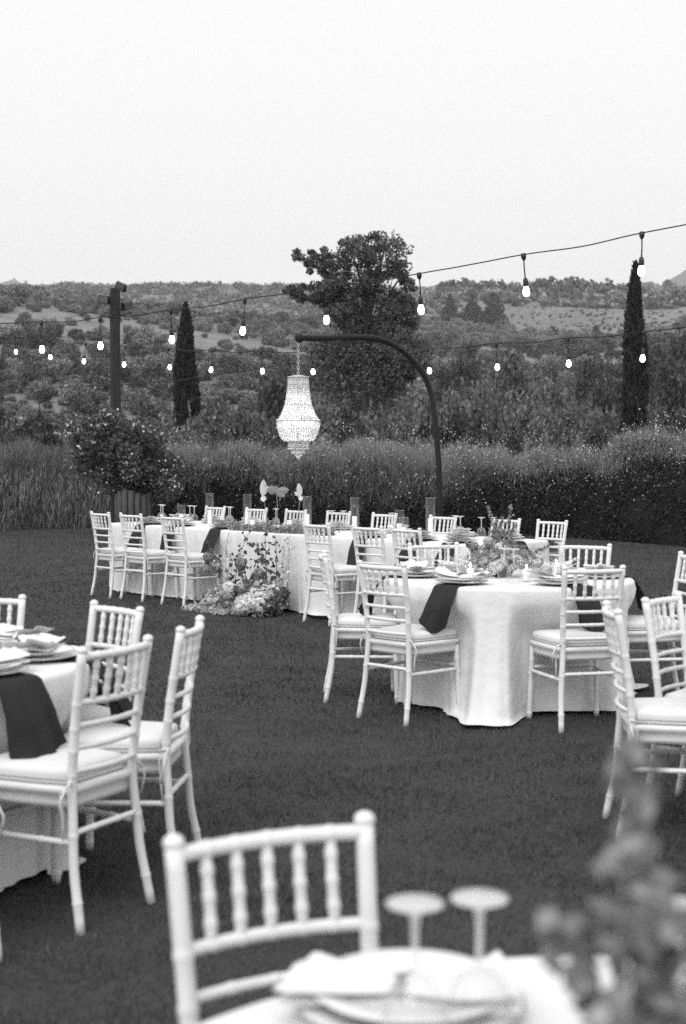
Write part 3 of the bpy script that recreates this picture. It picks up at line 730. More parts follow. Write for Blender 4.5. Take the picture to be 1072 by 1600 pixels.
# ------------------------------------------------------------------ string lights
def string_light(label, anchors, bulbs, drop, wr):
    """anchors: (px, py, Y) along the wire; bulbs: px of each lamp"""
    A = sorted([(px, py, 1 / Y) for px, py, Y in anchors]); ax = [q[0] for q in A]
    def pt(px): return at(px, np.interp(px, ax, [q[1] for q in A]), 1 / np.interp(px, ax, [q[2] for q in A]))
    base = pt(ax[0]); t = empty('string_light', base, 0, label, 'string light', 'warm bulb strings over the lawn')
    # smooth the wire
    xs = np.linspace(ax[0], ax[-1], 260); ys = np.interp(xs, ax, [q[1] for q in A]); k = np.ones(7) / 7
    ys2 = np.convolve(np.pad(ys, 3, 'edge'), k, 'valid'); bs = np.array([-1e4] + list(bulbs) + [1e4]); lo_ = bs[np.searchsorted(bs, xs, 'right') - 1]; hi_ = bs[np.searchsorted(bs, xs, 'right')]; gap = hi_ - lo_; ys2 = ys2 + np.where(gap < 400, 3.2 * np.sin(np.pi * (xs - lo_) / gap) ** 2, 0); iv = np.interp(xs, ax, [q[2] for q in A])
    pts = [at(x, y, 1 / v) - base for x, y, v in zip(xs, ys2, iv)]
    mb = MB(); mb.tube(pts, wr, 6); mb.build('wire', 'rubber', t)
    d = MB(); d.lathe([(.002, .012), (.02, .008), (.022, -.02), (.012, -.045), (.005, -.05)], 10); d.tube([(0, 0, -.045), (0.003, 0, -drop * .35), (0, 0, -drop * .62)], .0055, 6)
    s0 = -drop * .60
    d.lathe([(.004, s0), (.016, s0 - .008), (.021, s0 - .03), (.021, s0 - .065), (.017, s0 - .075)], 12); dm = d.mesh('lamp_drop', 'bulb_socket')
    g = MB(); s1 = s0 - .07
    g.lathe([(.015, s1), (.020, s1 - .015), (.026, s1 - .035), (.028, s1 - .050), (.025, s1 - .068), (.015, s1 - .081), (.001, s1 - .086)], 14); gm = g.mesh('bulb', 'bulb_lit')
    for b in bulbs:
        p = at(b, np.interp(b, xs, ys2), 1 / np.interp(b, xs, iv)) - base
        o = mobj('lamp_drop', dm, t, p, (R(random.uniform(-5, 5)), R(random.uniform(-5, 5)), random.uniform(0, 3))); mobj('bulb', gm, o)
string_light('nearer string of larger lit bulbs swagged up over the arch', [(-60, 508, 16), (65, 503, 15.5), (157, 496, 15), (267, 484, 14.4), (383, 467, 13.4), (450, 455, 13), (510, 447, 12.8), (655, 428, 12.0), (740, 409, 11.8), (818, 398, 11.6), (920, 380, 11.4), (1003, 364, 11.2), (1130, 340, 10.9)],
             [65, 157, 267, 383, 510, 655, 818, 1003], .31, .0052)
string_light('farther string of smaller lit bulbs crossing below the cypress tips', [(-60, 516, 27), (23, 524, 25.5), (78, 531, 24.5), (134, 537, 23.6), (196, 541, 22.8), (263, 544, 22), (333, 547, 21.3), (408, 548, 20.6), (487, 548, 20), (575, 547, 19.2), (669, 544, 18.4), (776, 536, 17.4), (888, 528, 16.4), (1007, 518, 15.4), (1130, 506, 14.5)],
             [23, 78, 134, 196, 263, 333, 408, 487, 669, 776, 888, 1007], .30, .0066)
mb = MB(); pts = [at(px, py, 40) for px, py in ((-80, 613), (0, 609), (120, 604), (200, 601), (280, 594), (360, 583), (470, 566))]
b0 = pts[0].copy(); mb.tube([p - b0 for p in pts], .014, 5); o = mb.build('overhead_cable', 'rubber'); o.location = b0
tag(o, 'thin unlit cable strung behind the timber pole', 'cable')

# ------------------------------------------------------------------ chandelier and its arch
AB = at(687, 711, 15.6); HX = at(466, 527, 14.6)
ar = empty('arch_stand', (AB.x, 15.6, 0), 0, 'dark curved metal arch stand carrying the bead chandelier', 'stand')
path_px = [(688, 815), (687, 790), (686, 740), (683, 690), (678, 640), (672, 610), (661, 584), (645, 563), (626, 546), (605, 534), (585, 528.5), (560, 527), (530, 527.5), (500, 528.5), (468, 528)]
pts = []
g0 = at(688, 815, 15.6); pts.append(Vector((g0.x - AB.x, 0, 0.02)))
for px, py in path_px:
    Y = 15.6 - 1.0 * max(0, min(1, (672 - px) / 204)); pts.append(at(px, py, Y) - Vector((AB.x, 15.6, 0)))
# smooth resample
sp = []
for i in range(len(pts) - 1):
    p0, p1, p2, p3 = pts[max(i - 1, 0)], pts[i], pts[i + 1], pts[min(i + 2, len(pts) - 1)]
    for t in np.linspace(0, 1, 4, endpoint=False):
        sp.append(.5 * ((2 * p1) + (p2 - p0) * t + (2 * p0 - 5 * p1 + 4 * p2 - p3) * t * t + (3 * p1 - p0 - 3 * p2 + p3) * t ** 3))
sp.append(pts[-1])
mb = MB(); mb.tube(sp, .031, 12); mb.build('tube', 'metal_dark', ar)
mb = MB(); mb.lathe([(.001, .05), (.09, .045), (.24, .02), (.26, .005), (.26, 0)], 24, (pts[0].x, 0, 0)); mb.build('base', 'metal_dark', ar)
e = pts[-1]; mb = MB(); mb.ball(e, .05, 10, 6); mb.build('end_cap', 'metal_dark', ar)
ZC = at(466, 717, 14.6).z
ch = empty('chandelier', (HX.x, 14.6, ZC), 0, 'lit crystal bead basket chandelier hanging from the dark arch', 'chandelier')
zt = HX.z - ZC
def bead_mesh(name, prof_pts, size, spacing):
    """string of beads following (r, z) in the XZ plane"""
    mb = MB(); P = np.array(prof_pts, float); L = np.r_[0, np.cumsum(np.linalg.norm(np.diff(P, axis=0), axis=1))]
    for s in np.arange(size / 2, L[-1], spacing):
        r = np.interp(s, L, P[:, 0]); z = np.interp(s, L, P[:, 1]); mb.ball((r, 0, z), size / 2, 6, 4)
    return mb.mesh(name, 'bead')
up_m = bead_mesh('bead_strand', [(.100, .83), (.106, .74), (.118, .64), (.138, .54), (.170, .46), (.205, .405), (.218, .395)], .019, .0205)
lo_m = bead_mesh('bead_strand', [(.220, .375), (.215, .33), (.200, .27), (.175, .215), (.150, .19), (.12, .182), (.06, .18)], .019, .0205)
b1_m = bead_mesh('bead_strand', [(.102, .19), (.102, .095)], .018, .0195)
b3_m = bead_mesh('bead_strand', [(.036, .08), (.030, .02)], .018, .0195)
b2_m = bead_mesh('bead_strand', [(.066, .11), (.064, .045)], .018, .0195)
for me, n in ((up_m, 42), (lo_m, 50), (b1_m, 30), (b2_m, 18), (b3_m, 9)):
    for k in range(n): mobj('bead_strand', me, ch, (0, 0, 0), (0, 0, 2 * math.pi * k / n))
for (r, z, m) in ((.103, .835, 'chrome'), (.222, .387, 'chrome'), (.106, .19, 'chrome'), (.068, .10, 'chrome')):
    mb = MB(); mb.lathe([(r - .008, z - .008), (r + .006, z - .008), (r + .006, z + .008), (r - .008, z + .008), (r - .008, z - .008)], 40); mb.build('ring', m, ch)
mb = MB(); mb.tube([(0, 0, .2), (0, 0, .86)], .01, 8); mb.lathe([(.001, .86), (.05, .855), (.1, .84)], 20); mb.build('spindle', 'chrome', ch)
mb = MB(); mb.ball((0, 0, .02), .022, 10, 6); mb.tube([(0, 0, .03), (0, 0, .06)], .006, 6); mb.build('bottom_drop', 'bead', ch)
cb = MB(); cb.ball((0, 0, 0), .022, 10, 6, 1.3); cbm = cb.mesh('lamp_bulb', 'chandelier_bulb')
for k in range(6):
    a = 2 * math.pi * k / 6 + .3; mobj('lamp_bulb', cbm, ch, (.14 * math.cos(a), .14 * math.sin(a), .375))
for k in range(3): mobj('lamp_bulb', cbm, ch, (.05 * math.cos(2.1 * k), .05 * math.sin(2.1 * k), .62))
mb = MB(); n = int((zt - .86) / .03)
for k in range(n):
    z = .875 + k * .03; a = (k % 2) * math.pi / 2
    ring = [(.012 * math.cos(q) * math.cos(a), .012 * math.cos(q) * math.sin(a), z + .02 * math.sin(q)) for q in np.linspace(0, 2 * math.pi, 9)]
    mb.tube(ring, .0042, 5, False)
mb.build('chain', 'chrome', ch)
pl_ = bpy.data.lights.new('chandelier_glow', 'POINT'); pl_.energy = 3; pl_.shadow_soft_size = .06
plo = bpy.data.objects.new('chandelier_glow', pl_); plo.location = (0, 0, .33); link(plo, ch)

# ------------------------------------------------------------------ chiavari chairs
CP = 'chair_paint'
def knuckled(mb, pts, r, knots, seg=10, bulge=1.32, bw=.010):
    """turned bamboo member: tube with ring bulges at the given fractions"""
    pts = [Vector(p) for p in pts]; L = [0]
    for a, b in zip(pts, pts[1:]): L.append(L[-1] + (b - a).length)
    tot = L[-1]
    st = set(np.linspace(0, 1, max(len(pts) * 2, 7)).tolist())
    for k in knots:
        for d in (-1.3, -.6, 0, .6, 1.3):
            q = k + d * bw / tot
            if 0 <= q <= 1: st.add(q)
    st = sorted(st); P = []; Rr = []
    for s in st:
        d = s * tot; i = max(0, min(len(pts) - 2, int(np.searchsorted(L, d)) - 1)); seg_l = max(L[i + 1] - L[i], 1e-9); t = (d - L[i]) / seg_l
        p0, p1, p2, p3 = pts[max(i - 1, 0)], pts[i], pts[i + 1], pts[min(i + 2, len(pts) - 1)]
        P.append(.5 * ((2 * p1) + (p2 - p0) * t + (2 * p0 - 5 * p1 + 4 * p2 - p3) * t * t + (3 * p1 - p0 - 3 * p2 + p3) * t ** 3))
        rr = r
        for k in knots:
            x = abs(s - k) * tot / bw
            if x < 1: rr = max(rr, r * (1 + (bulge - 1) * (1 - x * x)))
        Rr.append(rr)
    mb.tube(P, Rr, seg)
def back_y(z): return float(np.interp(z, [0, .2, .45, .6, .92], [-.240, -.203, -.185, -.196, -.248]))
def back_x(z): return float(np.interp(z, [0, .45, .92], [.181, .152, .168]))
def make_chair():
    c = empty('banquet_chair')
    for s in (-1, 1):
        mb = MB(); zs = [0, .08, .2, .32, .45, .55, .65, .78, .89]
        knuckled(mb, [(s * back_x(z), back_y(z), z) for z in zs], .0155, [.11, .34, .55, .64, .72, .81], 10, 1.13, .009)
        tz = .89; mb.ball((s * back_x(tz), back_y(tz), tz + .002), .0185, 10, 6, .8)
        mb.build('back_post', CP, c)
        mb = MB(); knuckled(mb, [(s * .205, .195, 0), (s * .197, .188, .2), (s * .19, .18, .42)], .0155, [.12, .62, .78], 10, 1.18, .010)
        mb.build('front_leg', CP, c)
    def bow(x, z, d=.028): return back_y(z) - d * (1 - (x / .168) ** 2)
    for i, (z, r, kn) in enumerate(((.872, .0135, [.17, .33, .5, .67, .83]), (.725, .0115, [.17, .33, .5, .67, .83]), (.652, .0095, [.25, .5, .75]), (.580, .0095, [.25, .5, .75]), (.505, .0095, [.25, .5, .75]))):
        w = back_x(z) - .004
        mb = MB(); knuckled(mb, [(x, bow(x, z), z) for x in np.linspace(-w, w, 9)], r, kn, 8, 1.15, .007); mb.build('back_rail', CP, c)
    for k in range(5):
        x = -.108 + .054 * k; mb = MB()
        knuckled(mb, [(x, bow(x, .725), .725), (x, bow(x, .80), .80), (x * 1.02, bow(x, .872), .872)], .0098, [.25, .5, .75], 8, 1.25, .008); mb.build('spindle', CP, c)
    # seat frame with rounded rails and deep apron
    out = [(-.156, -.185), (-.09, -.187), (0, -.187), (.09, -.187), (.156, -.185), (.182, -.05), (.202, .10), (.205, .165), (.190, .198), (.12, .206), (0, .208), (-.12, .206), (-.190, .198), (-.205, .165), (-.202, .10), (-.182, -.05)]
    n = len(out); mb = MB(); lev = [(.93, .385), (.955, .384), (.965, .400), (.965, .425), (1.02, .432), (1.035, .442), (1.02, .453), (.90, .455)]
    V = []; 
    for f_, z in lev: V += [(x * f_, y * f_, z) for x, y in out]
    Fq = [(i * n + k, i * n + (k + 1) % n, (i + 1) * n + (k + 1) % n, (i + 1) * n + k) for i in range(len(lev) - 1) for k in range(n)]
    Fq.append(tuple(range((len(lev) - 1) * n, len(lev) * n)))
    mb.add(V, Fq); mb.build('seat', CP, c)
    mb = MB(); lev = [(.90, .457), (.985, .459), (1.0, .466), (.985, .474), (.99, .482), (.985, .494), (.94, .504), (.78, .512), (.45, .516), (.01, .517)]
    oc = [(x, y + .006) for x, y in out]; V = []
    oc = [(x * .97, -.165 if y < -.15 else y * .99) for x, y in oc]
    for f_, z in lev: V += [(x * f_, y * f_, z) for x, y in oc]
    Fq = [(i * n + k, i * n + (k + 1) % n, (i + 1) * n + (k + 1) % n, (i + 1) * n + k) for i in range(len(lev) - 1) for k in range(n)]
    mb.add(V, Fq); cu = mb.build('cushion', 'cushion_fabric', c)
    mb = MB(); ring = [(x * 1.0, y * 1.0, .4745) for x, y in oc] + [(oc[0][0], oc[0][1], .4745)]; mb.tube(ring, .003, 5, False); mb.build('piping_shade', 'cushion_shade', cu)  # piping coloured dark to stand for the seam's shadow line
    for s in (-1, 1):
        mb = MB()
        mb.tube([(s * .16, -.16, .465), (s * .175, -.20, .475), (s * .195, -.195, .46), (s * .19, -.17, .44), (s * .187, -.175, .36), (s * .19, -.18, .29)], [.004, .005, .005, .004, .004, .003], 5)
        mb.tube([(s * .195, -.195, .46), (s * .215, -.19, .42), (s * .205, -.18, .36)], [.004, .004, .003], 5); mb.build('tie', 'cushion_fabric', cu)
    for (a, b) in (((-back_x(.31), back_y(.31), .31), (back_x(.31), back_y(.31), .31)), ((-.196, .185, .30), (.196, .185, .30)), ((-back_x(.28), back_y(.28), .28), (-.197, .185, .28)), ((back_x(.28), back_y(.28), .28), (.197, .185, .28))):
        mb = MB(); knuckled(mb, [a, tuple((np.array(a) + b) / 2), b], .0105, [.33, .66], 8, 1.2, .008); mb.build('stretcher', CP, c)
    return c
CHAIRS = []     # (x, y, facing angle)
proto = make_chair(); _first = [True]
def chair(x, y, fx, fy, label, group, dz=0):
    o = proto if _first[0] else copy_tree(proto); _first[0] = False
    rz = math.atan2(-fx, fy); o.location = (x, y, dz); o.rotation_euler = (0, 0, rz)
    tag(o, label, 'chair', group); CHAIRS.append((x, y, rz)); return o
# long table
LD = Vector((.69, -.725)).normalized(); LN = Vector((-LD.y, LD.x)); LO = Vector((-2.2, 16.03))
def lt(t, n): p = LO + LD * t + LN * n; return p.x, p.y
far_l = ['first white chair on the hedge side of the long table, at the rose bush end', 'second white chair on the hedge side of the long table from the rose bush end',
         'third white chair on the hedge side of the long table from the rose bush end', 'white chair on the hedge side of the long table behind the orchid stems',
         'white chair across the long table from the first chair past the floor flowers', 'white chair on the hedge side of the long table beside the arch pole',
         'second to last white chair on the hedge side of the long table', 'last white chair on the hedge side of the long table, fully clear of the cloth']
for t, l in zip((0.0, .75, 1.41, 2.11, 2.79, 3.61, 4.41, 4.96), far_l):
    x, y = lt(t, .73); a = random.uniform(-.06, .06)
    chair(x, y, -LN.x + a, -LN.y, l, 'chairs along the hedge side of the long table')
near_l = ['white chair on the lawn side of the long table, farthest from the flower display', 'white chair on the lawn side of the long table, middle of three beside the flowers',
          'white chair on the lawn side of the long table with flowers trailing against its legs', 'white chair just past the floor flowers on the lawn side of the long table',
          'white chair on the lawn side of the long table, second past the floor flowers', 'last white chair on the lawn side of the long table, behind the round table']
for t, l, a in zip((.52, 1.06, 1.77, 3.9, 4.52, 5.0), near_l, (.02, -.03, .0, .04, -.02, .05)):
    x, y = lt(t, -.745); chair(x, y, LN.x + a, LN.y - a, l, 'chairs along the lawn side of the long table')
# front round table
G1 = 'chairs around the middle round table'
chair(.13, 8.74, 1, .02, 'white chair seen side-on at the middle round table, facing its flowers', G1)
chair(.385, 8.10, .70, .72, 'white chair with its back to the lawn beside a hanging dark napkin', G1)
chair(1.30, 7.89, -.22, .97, 'white chair at the middle round table turned square to its cloth', G1)
chair(1.53, 9.40, -.45, -.85, 'white chair on the far side of the middle round table beside the dark hanging napkin', G1)
chair(.67, 9.44, .22, -.95, 'white chair between the middle round table and the long table', G1)
chair(1.86, 8.62, -1, -.05, 'white chair at the middle round table whose seat faces the cloth side-on', G1)
# right table
G2 = 'chairs of the table at the lawn edge'
chair(1.56, 5.92, .80, -.60, 'white chair turned three-quarters with bare lawn beneath, beside the side-on chair', G2)
chair(1.315, 5.63, .99, -.05, 'white chair seen exactly side-on behind the blurred tall flowers', G2)
# left table
G3 = 'chairs around the round table with bow napkins'
chair(-.94, 4.665, -.87, .49, 'large white chair turned away, in front of the table with bow napkins', G3)
chair(-.79, 5.12, -.99, .10, 'white chair seen edge-on with its back to open lawn', G3)
chair(-1.09, 5.53, -.74, -.67, 'white chair behind the bow napkin table, a dark napkin over its seat', G3)
chair(-1.56, 5.83, -.10, -1, 'white chair across the bow napkin table, cut by the picture edge', G3)
chair(-1.29, 4.28, -.45, .89, 'white chair of which only one leg shows at the picture edge', G3)
# foreground
chair(-.010, 2.06, .43, -.90, 'blurred white chair at the foreground table, spindle back above its cushion', 'chair of the foreground table')

# ------------------------------------------------------------------ tablecloths and tables
TH = 0.75
def chair_push(p, cloth_loc, cloth_rz):
    """cloth is pressed in where a chair seat stands against it"""
    c, s = math.cos(cloth_rz), math.sin(cloth_rz)
    wx, wy = cloth_loc[0] + p[0] * c - p[1] * s, cloth_loc[1] + p[0] * s + p[1] * c
    for (cx, cy, rz) in CHAIRS:
        dx, dy = wx - cx, wy - cy
        if dx * dx + dy * dy > .36: continue
        lx = dx * math.cos(rz) + dy * math.sin(rz); ly = -dx * math.sin(rz) + dy * math.cos(rz)
        lim = .235
        if abs(lx) < .39 and ly < lim and ly > -.35:
            k = 1.0 - max(0, (abs(lx) - .22) / .17); k = k * k * (3 - 2 * k)
            kz = min(1, max(0, (.68 - p[2]) / .20)); kz = kz * kz * (3 - 2 * kz)
            d = (lim - ly) * k * kz
            wx += -math.sin(rz) * d; wy += math.cos(rz) * d
    dx, dy = wx - cloth_loc[0], wy - cloth_loc[1]
    return (dx * c + dy * s, -dx * s + dy * c, p[2])
def tablecloth(name, perim, loc, rz, seed, label, group, nf, corner, dens=1.0, flare=1.6):
    """perim(u) -> (x, y, nx, ny), u in 0..1 ; corner(u) extra length of cloth at the floor"""
    r2 = np.random.default_rng(seed); N = int(420 * dens)
    # fold centres with uneven widths
    us = np.sort((np.arange(nf) + r2.uniform(-.32, .32, nf)) / nf % 1.0); hs = r2.uniform(.45, 1.0, nf); ws = r2.uniform(.24, .5, nf) / nf
    def fold(u, d):
        v = 0
        for c0, h0, w0 in zip(us, hs, ws):
            x = abs((u - c0 + .5) % 1.0 - .5) / w0
            if x < 3: v = max(v, h0 * math.exp(-x * x * (1.25 - .35 * d)))
        return v
    ph = r2.uniform(0, 6.28, 6)
    rows = []
    top = [.02, .35, .7, .93, 1.0]
    U = [k / N for k in range(N)]
    per = [perim(u) for u in U]
    for sc in top: rows.append([(x * sc, y * sc, TH + .0015 * math.sin(9 * x + ph[0]) * math.sin(8 * y + ph[1])) for x, y, nx, ny in per])
    for o_, z_ in ((.010, -.003), (.017, -.010), (.020, -.022)): rows.append([(x + nx * o_, y + ny * o_, TH + z_) for x, y, nx, ny in per])
    FL = [fold(u, .0) for u in U]; FL2 = [fold(u, 1.) for u in U]
    K = 18
    for q in range(1, K + 1):
        d = q / K; row = []
        for i, (x, y, nx, ny) in enumerate(per):
            u = U[i]; ext = corner(u); zb = .012 + max(0, -ext)
            z = TH - .022 - (TH - .022 - zb) * d
            f_ = FL[i] * (1 - d) + FL2[i] * d
            am = (.008 + .068 * d ** .9) * (.62 + .38 * math.sin(6.28 * u * 3 + ph[4]))
            off = .020 + am * f_ - .012 * d + .014 * d * math.sin(6.28 * u * 7 + ph[2] + 5 * d) + flare * max(0, ext) * d ** 1.6
            tw = .012 * d * math.sin(6.28 * u * 11 + ph[3] + 2.5 * d)
            b0 = chair_push((x + nx * .03, y + ny * .03, z), loc, rz); pu = math.hypot(b0[0] - x - nx * .03, b0[1] - y - ny * .03)
            off = (off - .03) * (1 - .3 * min(1, pu / .1))
            row.append((b0[0] + nx * off - ny * tw, b0[1] + ny * off + nx * tw, z))
        rows.append(row)
    last = rows[-1]
    for q in range(1, 5):
        row = []
        for i, (x, y, nx, ny) in enumerate(per):
            e = max(0.0, corner(U[i])) * q / 4; p = last[i]
            row.append((p[0] + nx * e, p[1] + ny * e, max(.006, p[2] + (.012 * (1 + math.sin(40 * U[i] * 6.28 / 8 + q * 1.3)) * min(1, e * 8) if e > 0.004 else -.001 * q))))
        rows.append(row)
    V = [p for r_ in rows for p in r_]; F = []
    for i in range(len(rows) - 1):
        for k in range(N):
            F.append((i * N + k, i * N + (k + 1) % N, (i + 1) * N + (k + 1) % N, (i + 1) * N + k))
    F.append(tuple(range(N - 1, -1, -1)))
    me = np_mesh(name, np.array(V), F, 'cloth', True)
    o = mobj(name, me, None, (loc[0], loc[1], 0), (0, 0, rz)); tag(o, label, 'tablecloth', group); return o
def circ(Rr): return lambda u: (Rr * math.cos(6.28318 * u), Rr * math.sin(6.28318 * u), math.cos(6.28318 * u), math.sin(6.28318 * u))
def rrect(L, Wd, rc=.07):
    segs = []; a, b = L / 2 - rc, Wd / 2 - rc; q = math.pi / 2 * rc
    tot = 4 * q + 4 * a + 4 * b
    def f(u):
        s = (u % 1.0) * tot
        for (ln, kind, cx, cy, a0) in ((2 * a, 0, -a, -Wd / 2, 0), (q, 1, a, -b, -math.pi / 2), (2 * b, 2, L / 2, -b, 0), (q, 1, a, b, 0), (2 * a, 3, a, Wd / 2, 0), (q, 1, -a, b, math.pi / 2), (2 * b, 4, -L / 2, b, 0), (q, 1, -a, -b, math.pi)):
            if s <= ln or (kind == 1 and cx == -a and cy == -b):
                if kind == 0: return (cx + s, cy, 0, -1)
                if kind == 1: an = a0 + s / rc; return (cx + rc * math.cos(an), cy + rc * math.sin(an), math.cos(an), math.sin(an))
                if kind == 2: return (cx, cy + s, 1, 0)
                if kind == 3: return (cx - s, cy, 0, 1)
                if kind == 4: return (cx, cy - s, -1, 0)
            s -= ln
    return f
def corners(angs, ln, wid, base=.0):
    def f(u):
        a = 6.28318 * u; v = base
        for k in angs:
            d = abs((a - k + math.pi) % 6.28318 - math.pi); v = max(v, ln * max(0, 1 - (d / wid) ** 2) if d < wid else v)
        return v + .004 * math.sin(a * 5)
    return f
def round_table(name_loc, Rr, seed, label, label_t, corner_angs, ln=.12, nf=46):
    x, y = name_loc
    t = empty('round_table', (x, y, 0), 0, label_t, 'table', 'round tables under cloths')
    mb = MB(); mb.lathe([(.001, TH - .004), (Rr - .01, TH - .004), (Rr - .01, TH - .03), (.001, TH - .03)], 40); mb.build('tabletop', 'table_wood', t)
    for k in range(4):
        a = k * math.pi / 2 + .4; mb = MB(); mb.tube([(.3 * math.cos(a), .3 * math.sin(a), 0), (.28 * math.cos(a), .28 * math.sin(a), TH - .03)], .016, 8); mb.build('leg', 'metal_dark', t)
    return tablecloth('tablecloth', circ(Rr), (x, y), 0, seed, label, 'floor-length white tablecloths', nf, corners(corner_angs, ln, .42, -.02))
T1 = (1.01, 8.70); T2_ = (-1.68, 5.17); T3 = (.38, 1.36); T4_ = (2.15, 5.55)
RT = .745
round_table(T1, RT, 3, 'white cloth on the middle round table with flower centrepiece', 'round banquet table hidden under the middle white cloth', (R(-108), R(16), R(100)), .10)
round_table(T2_, RT, 5, 'white cloth on the round table laid with bow napkins', 'round banquet table hidden under the cloth with bow napkins', (R(8), R(-80), R(95), R(185)), .05)
round_table(T3, RT, 8, 'white cloth on the blurred foreground table', 'round banquet table hidden under the foreground cloth', (R(60), R(150), R(-30), R(-120)), .10)
round_table(T4_, RT, 9, 'white cloth on the table just past the picture edge', 'round banquet table hidden under the cloth at the lawn edge', (R(60), R(150), R(-30), R(-120)), .10)
LL, LW = 5.35, 1.02; lx, ly = lt(2.625, 0); LRZ = math.atan2(LD.y, LD.x)
t = empty('long_table', (lx, ly, 0), LRZ, 'long banquet table hidden under the white cloth with floor flowers', 'table')
mb = MB(); mb.box((0, 0, TH - .02), (LL - .03, LW - .03, .03)); mb.build('tabletop', 'table_wood', t, False)
for sx in (-1, -.33, .33, 1):
    for sy in (-1, 1):
        mb = MB(); mb.tube([(sx * 2.4, sy * .36, 0), (sx * 2.4, sy * .36, TH - .03)], .018, 8); mb.build('leg', 'metal_dark', t)
def lcorner(u):
    p = rrect(LL, LW)(u); v = -.01 + .008 * math.sin(u * 60) + .03 * math.sin(u * 23)
    v += .16 * math.exp(-((p[0] - .92) / .28) ** 2) * (p[1] < 0)
    return v
tablecloth('tablecloth', rrect(LL, LW), (lx, ly), LRZ, 12, 'white cloth covering the long table behind the floor flowers', 'floor-length white tablecloths', 110, lcorner, 3.4, .35)

# ------------------------------------------------------------------ tableware
def plate_meshes():
    a = MB(); a.lathe([(.001, .003), (.09, .003), (.12, .008), (.152, .016), (.155, .018), (.152, .020), (.12, .013), (.09, .008), (.001, .008)], 40)
    b = MB(); b.lathe([(.001, .016), (.07, .016), (.10, .024), (.131, .034), (.134, .036), (.131, .038), (.10, .030), (.07, .021), (.001, .021)], 40)
    c = MB(); c.lathe([(.1525, .0165), (.1562, .018), (.1525, .0205)], 40)
    return a.mesh('charger', 'porcelain'), b.mesh('plate', 'porcelain'), c.mesh('rim', 'plate_rim')
CHM, PLM, RIM = plate_meshes()
def bow_mesh(seed):
    r2 = random.Random(seed); mb = MB(); P = []
    for i in range(21):
        u = -1 + i / 10; row = []; w = .022 + .075 * abs(u) ** .8
        for j in range(15):
            v = -1 + j / 7
            pl_ = .012 * math.sin(v * 7 + seed) * abs(u)
            z = .040 + .026 * abs(u) ** 1.2 * (1 - .5 * v * v) + .014 * (1 - abs(u)) * (1 - v * v) + pl_ * .5 + (.022 * u ** 4 if u < 0 else .004 * u * u)
            row.append((.155 * u + .02 * v * u, w * v + pl_, z))
        P.append(row)
    mb.grid(P)
    P2 = [[(x, y, max(.026, z * .62)) for x, y, z in r_] for r_ in P]; mb.grid([list(reversed(r_)) for r_ in P2])
    return mb.mesh('bow_napkin', 'napkin_white')
BOW = [bow_mesh(s) for s in (1, 2, 3)]
tw = MB()
for k in range(4): tw.tube([(-.012 + .008 * k, -.045 + .01 * k, .052), (-.006 + .004 * k, 0, .062), (.01 - .006 * k, .05 - .008 * k, .055)], .0022, 5)
TWM = tw.mesh('twig_tie', 'twig')
def setting(tx, ty, ang, rad, where, bow=True, seed=0, z0=TH + .004, bow_rot=None, by=None):
    x, y = tx + rad * math.cos(ang), ty + rad * math.sin(ang)
    p = empty('charger_plate', (x, y, z0), ang, ('white plate on a rimmed charger ' + by + ', ' + where) if by else 'white dinner plate on a rimmed charger on ' + where, 'plate', 'plates on ' + where)
    mobj('charger', CHM, p); mobj('plate', PLM, p); mobj('rim', RIM, p)
    if bow:
        b = empty('bow_napkin', (x, y, z0), ang + R(90 + 25 * math.sin(seed * 3.1)) if bow_rot is None else bow_rot, ('white bow napkin ' + by + ', ' + where) if by else 'white napkin tied in a bow on a plate on ' + where, 'napkin', 'bow napkins on ' + where)
        mobj('napkin', BOW[seed % 3], b); mobj('twig_tie', TWM, b)
        return b
def dark_napkin(px_, py_, nx, ny, where, seed, wid=.20, length=.30, back=.24, by=None):
    """dark napkin running out under a plate and hanging over the edge (px_,py_ = edge point, n outward)"""
    r2 = random.Random(seed); mb = MB(); tx, ty = -ny, nx; P = []; NJ = 13; sk = r2.uniform(-.02, .02)
    prof = [(-back, .004), (-back * .5, .004), (-.03, .005), (.0, .003), (.022, -.006), (.034, -.03)]
    K = 12
    for k in range(1, K + 1): prof.append((.036 + .075 * (k / K), -.03 - (length - .03) * k / K))
    for i, (o, z) in enumerate(prof):
        d = max(0, (-z - .02) / length); row = []
        for j in range(NJ):
            v = -1 + 2 * j / (NJ - 1)
            w = wid / 2 * (1 + .22 * d)
            f_ = .03 + .040 * d * math.sin(v * 3.2 + seed) + .014 * d * math.cos(v * 7 + seed * 2) if d > 0 else 0
            f_ *= min(1, d * 3)
            zz = z + (.085 * d * d * (abs(v + sk * 6)) if z < -.03 else 0)
            row.append((nx * (o + f_) + tx * (w * v + sk * d), ny * (o + f_) + ty * (w * v + sk * d), zz))
        P.append(row)
    mb.grid(P)
    P2 = [[(x - nx * .004, y - ny * .004, z - .0022) for x, y, z in r_] for r_ in P]; mb.grid([list(reversed(r_)) for r_ in P2])
    o = mb.build('dark_napkin', 'napkin_dark'); o.location = (px_, py_, TH + .003)
    tag(o, ('dark hanging napkin ' + by + ', ' + where) if by else 'dark cloth napkin hanging over the edge of ' + where, 'napkin', 'dark napkins on ' + where)
GB = MB(); GB.lathe([(.030, .001), (.036, .02), (.041, .05), (.040, .075), (.032, .098), (.018, .112), (.005, .118), (.0035, .122)], 22); GBM = GB.mesh('bowl', 'clear_glass')
GS = MB(); GS.lathe([(.0045, .118), (.0042, .14), (.0045, .17), (.007, .192)], 12); GSM = None
GF = MB(); GF.lathe([(.007, .190), (.02, .197), (.034, .2005), (.035, .202), (.034, .2035), (.001, .2045)], 22)
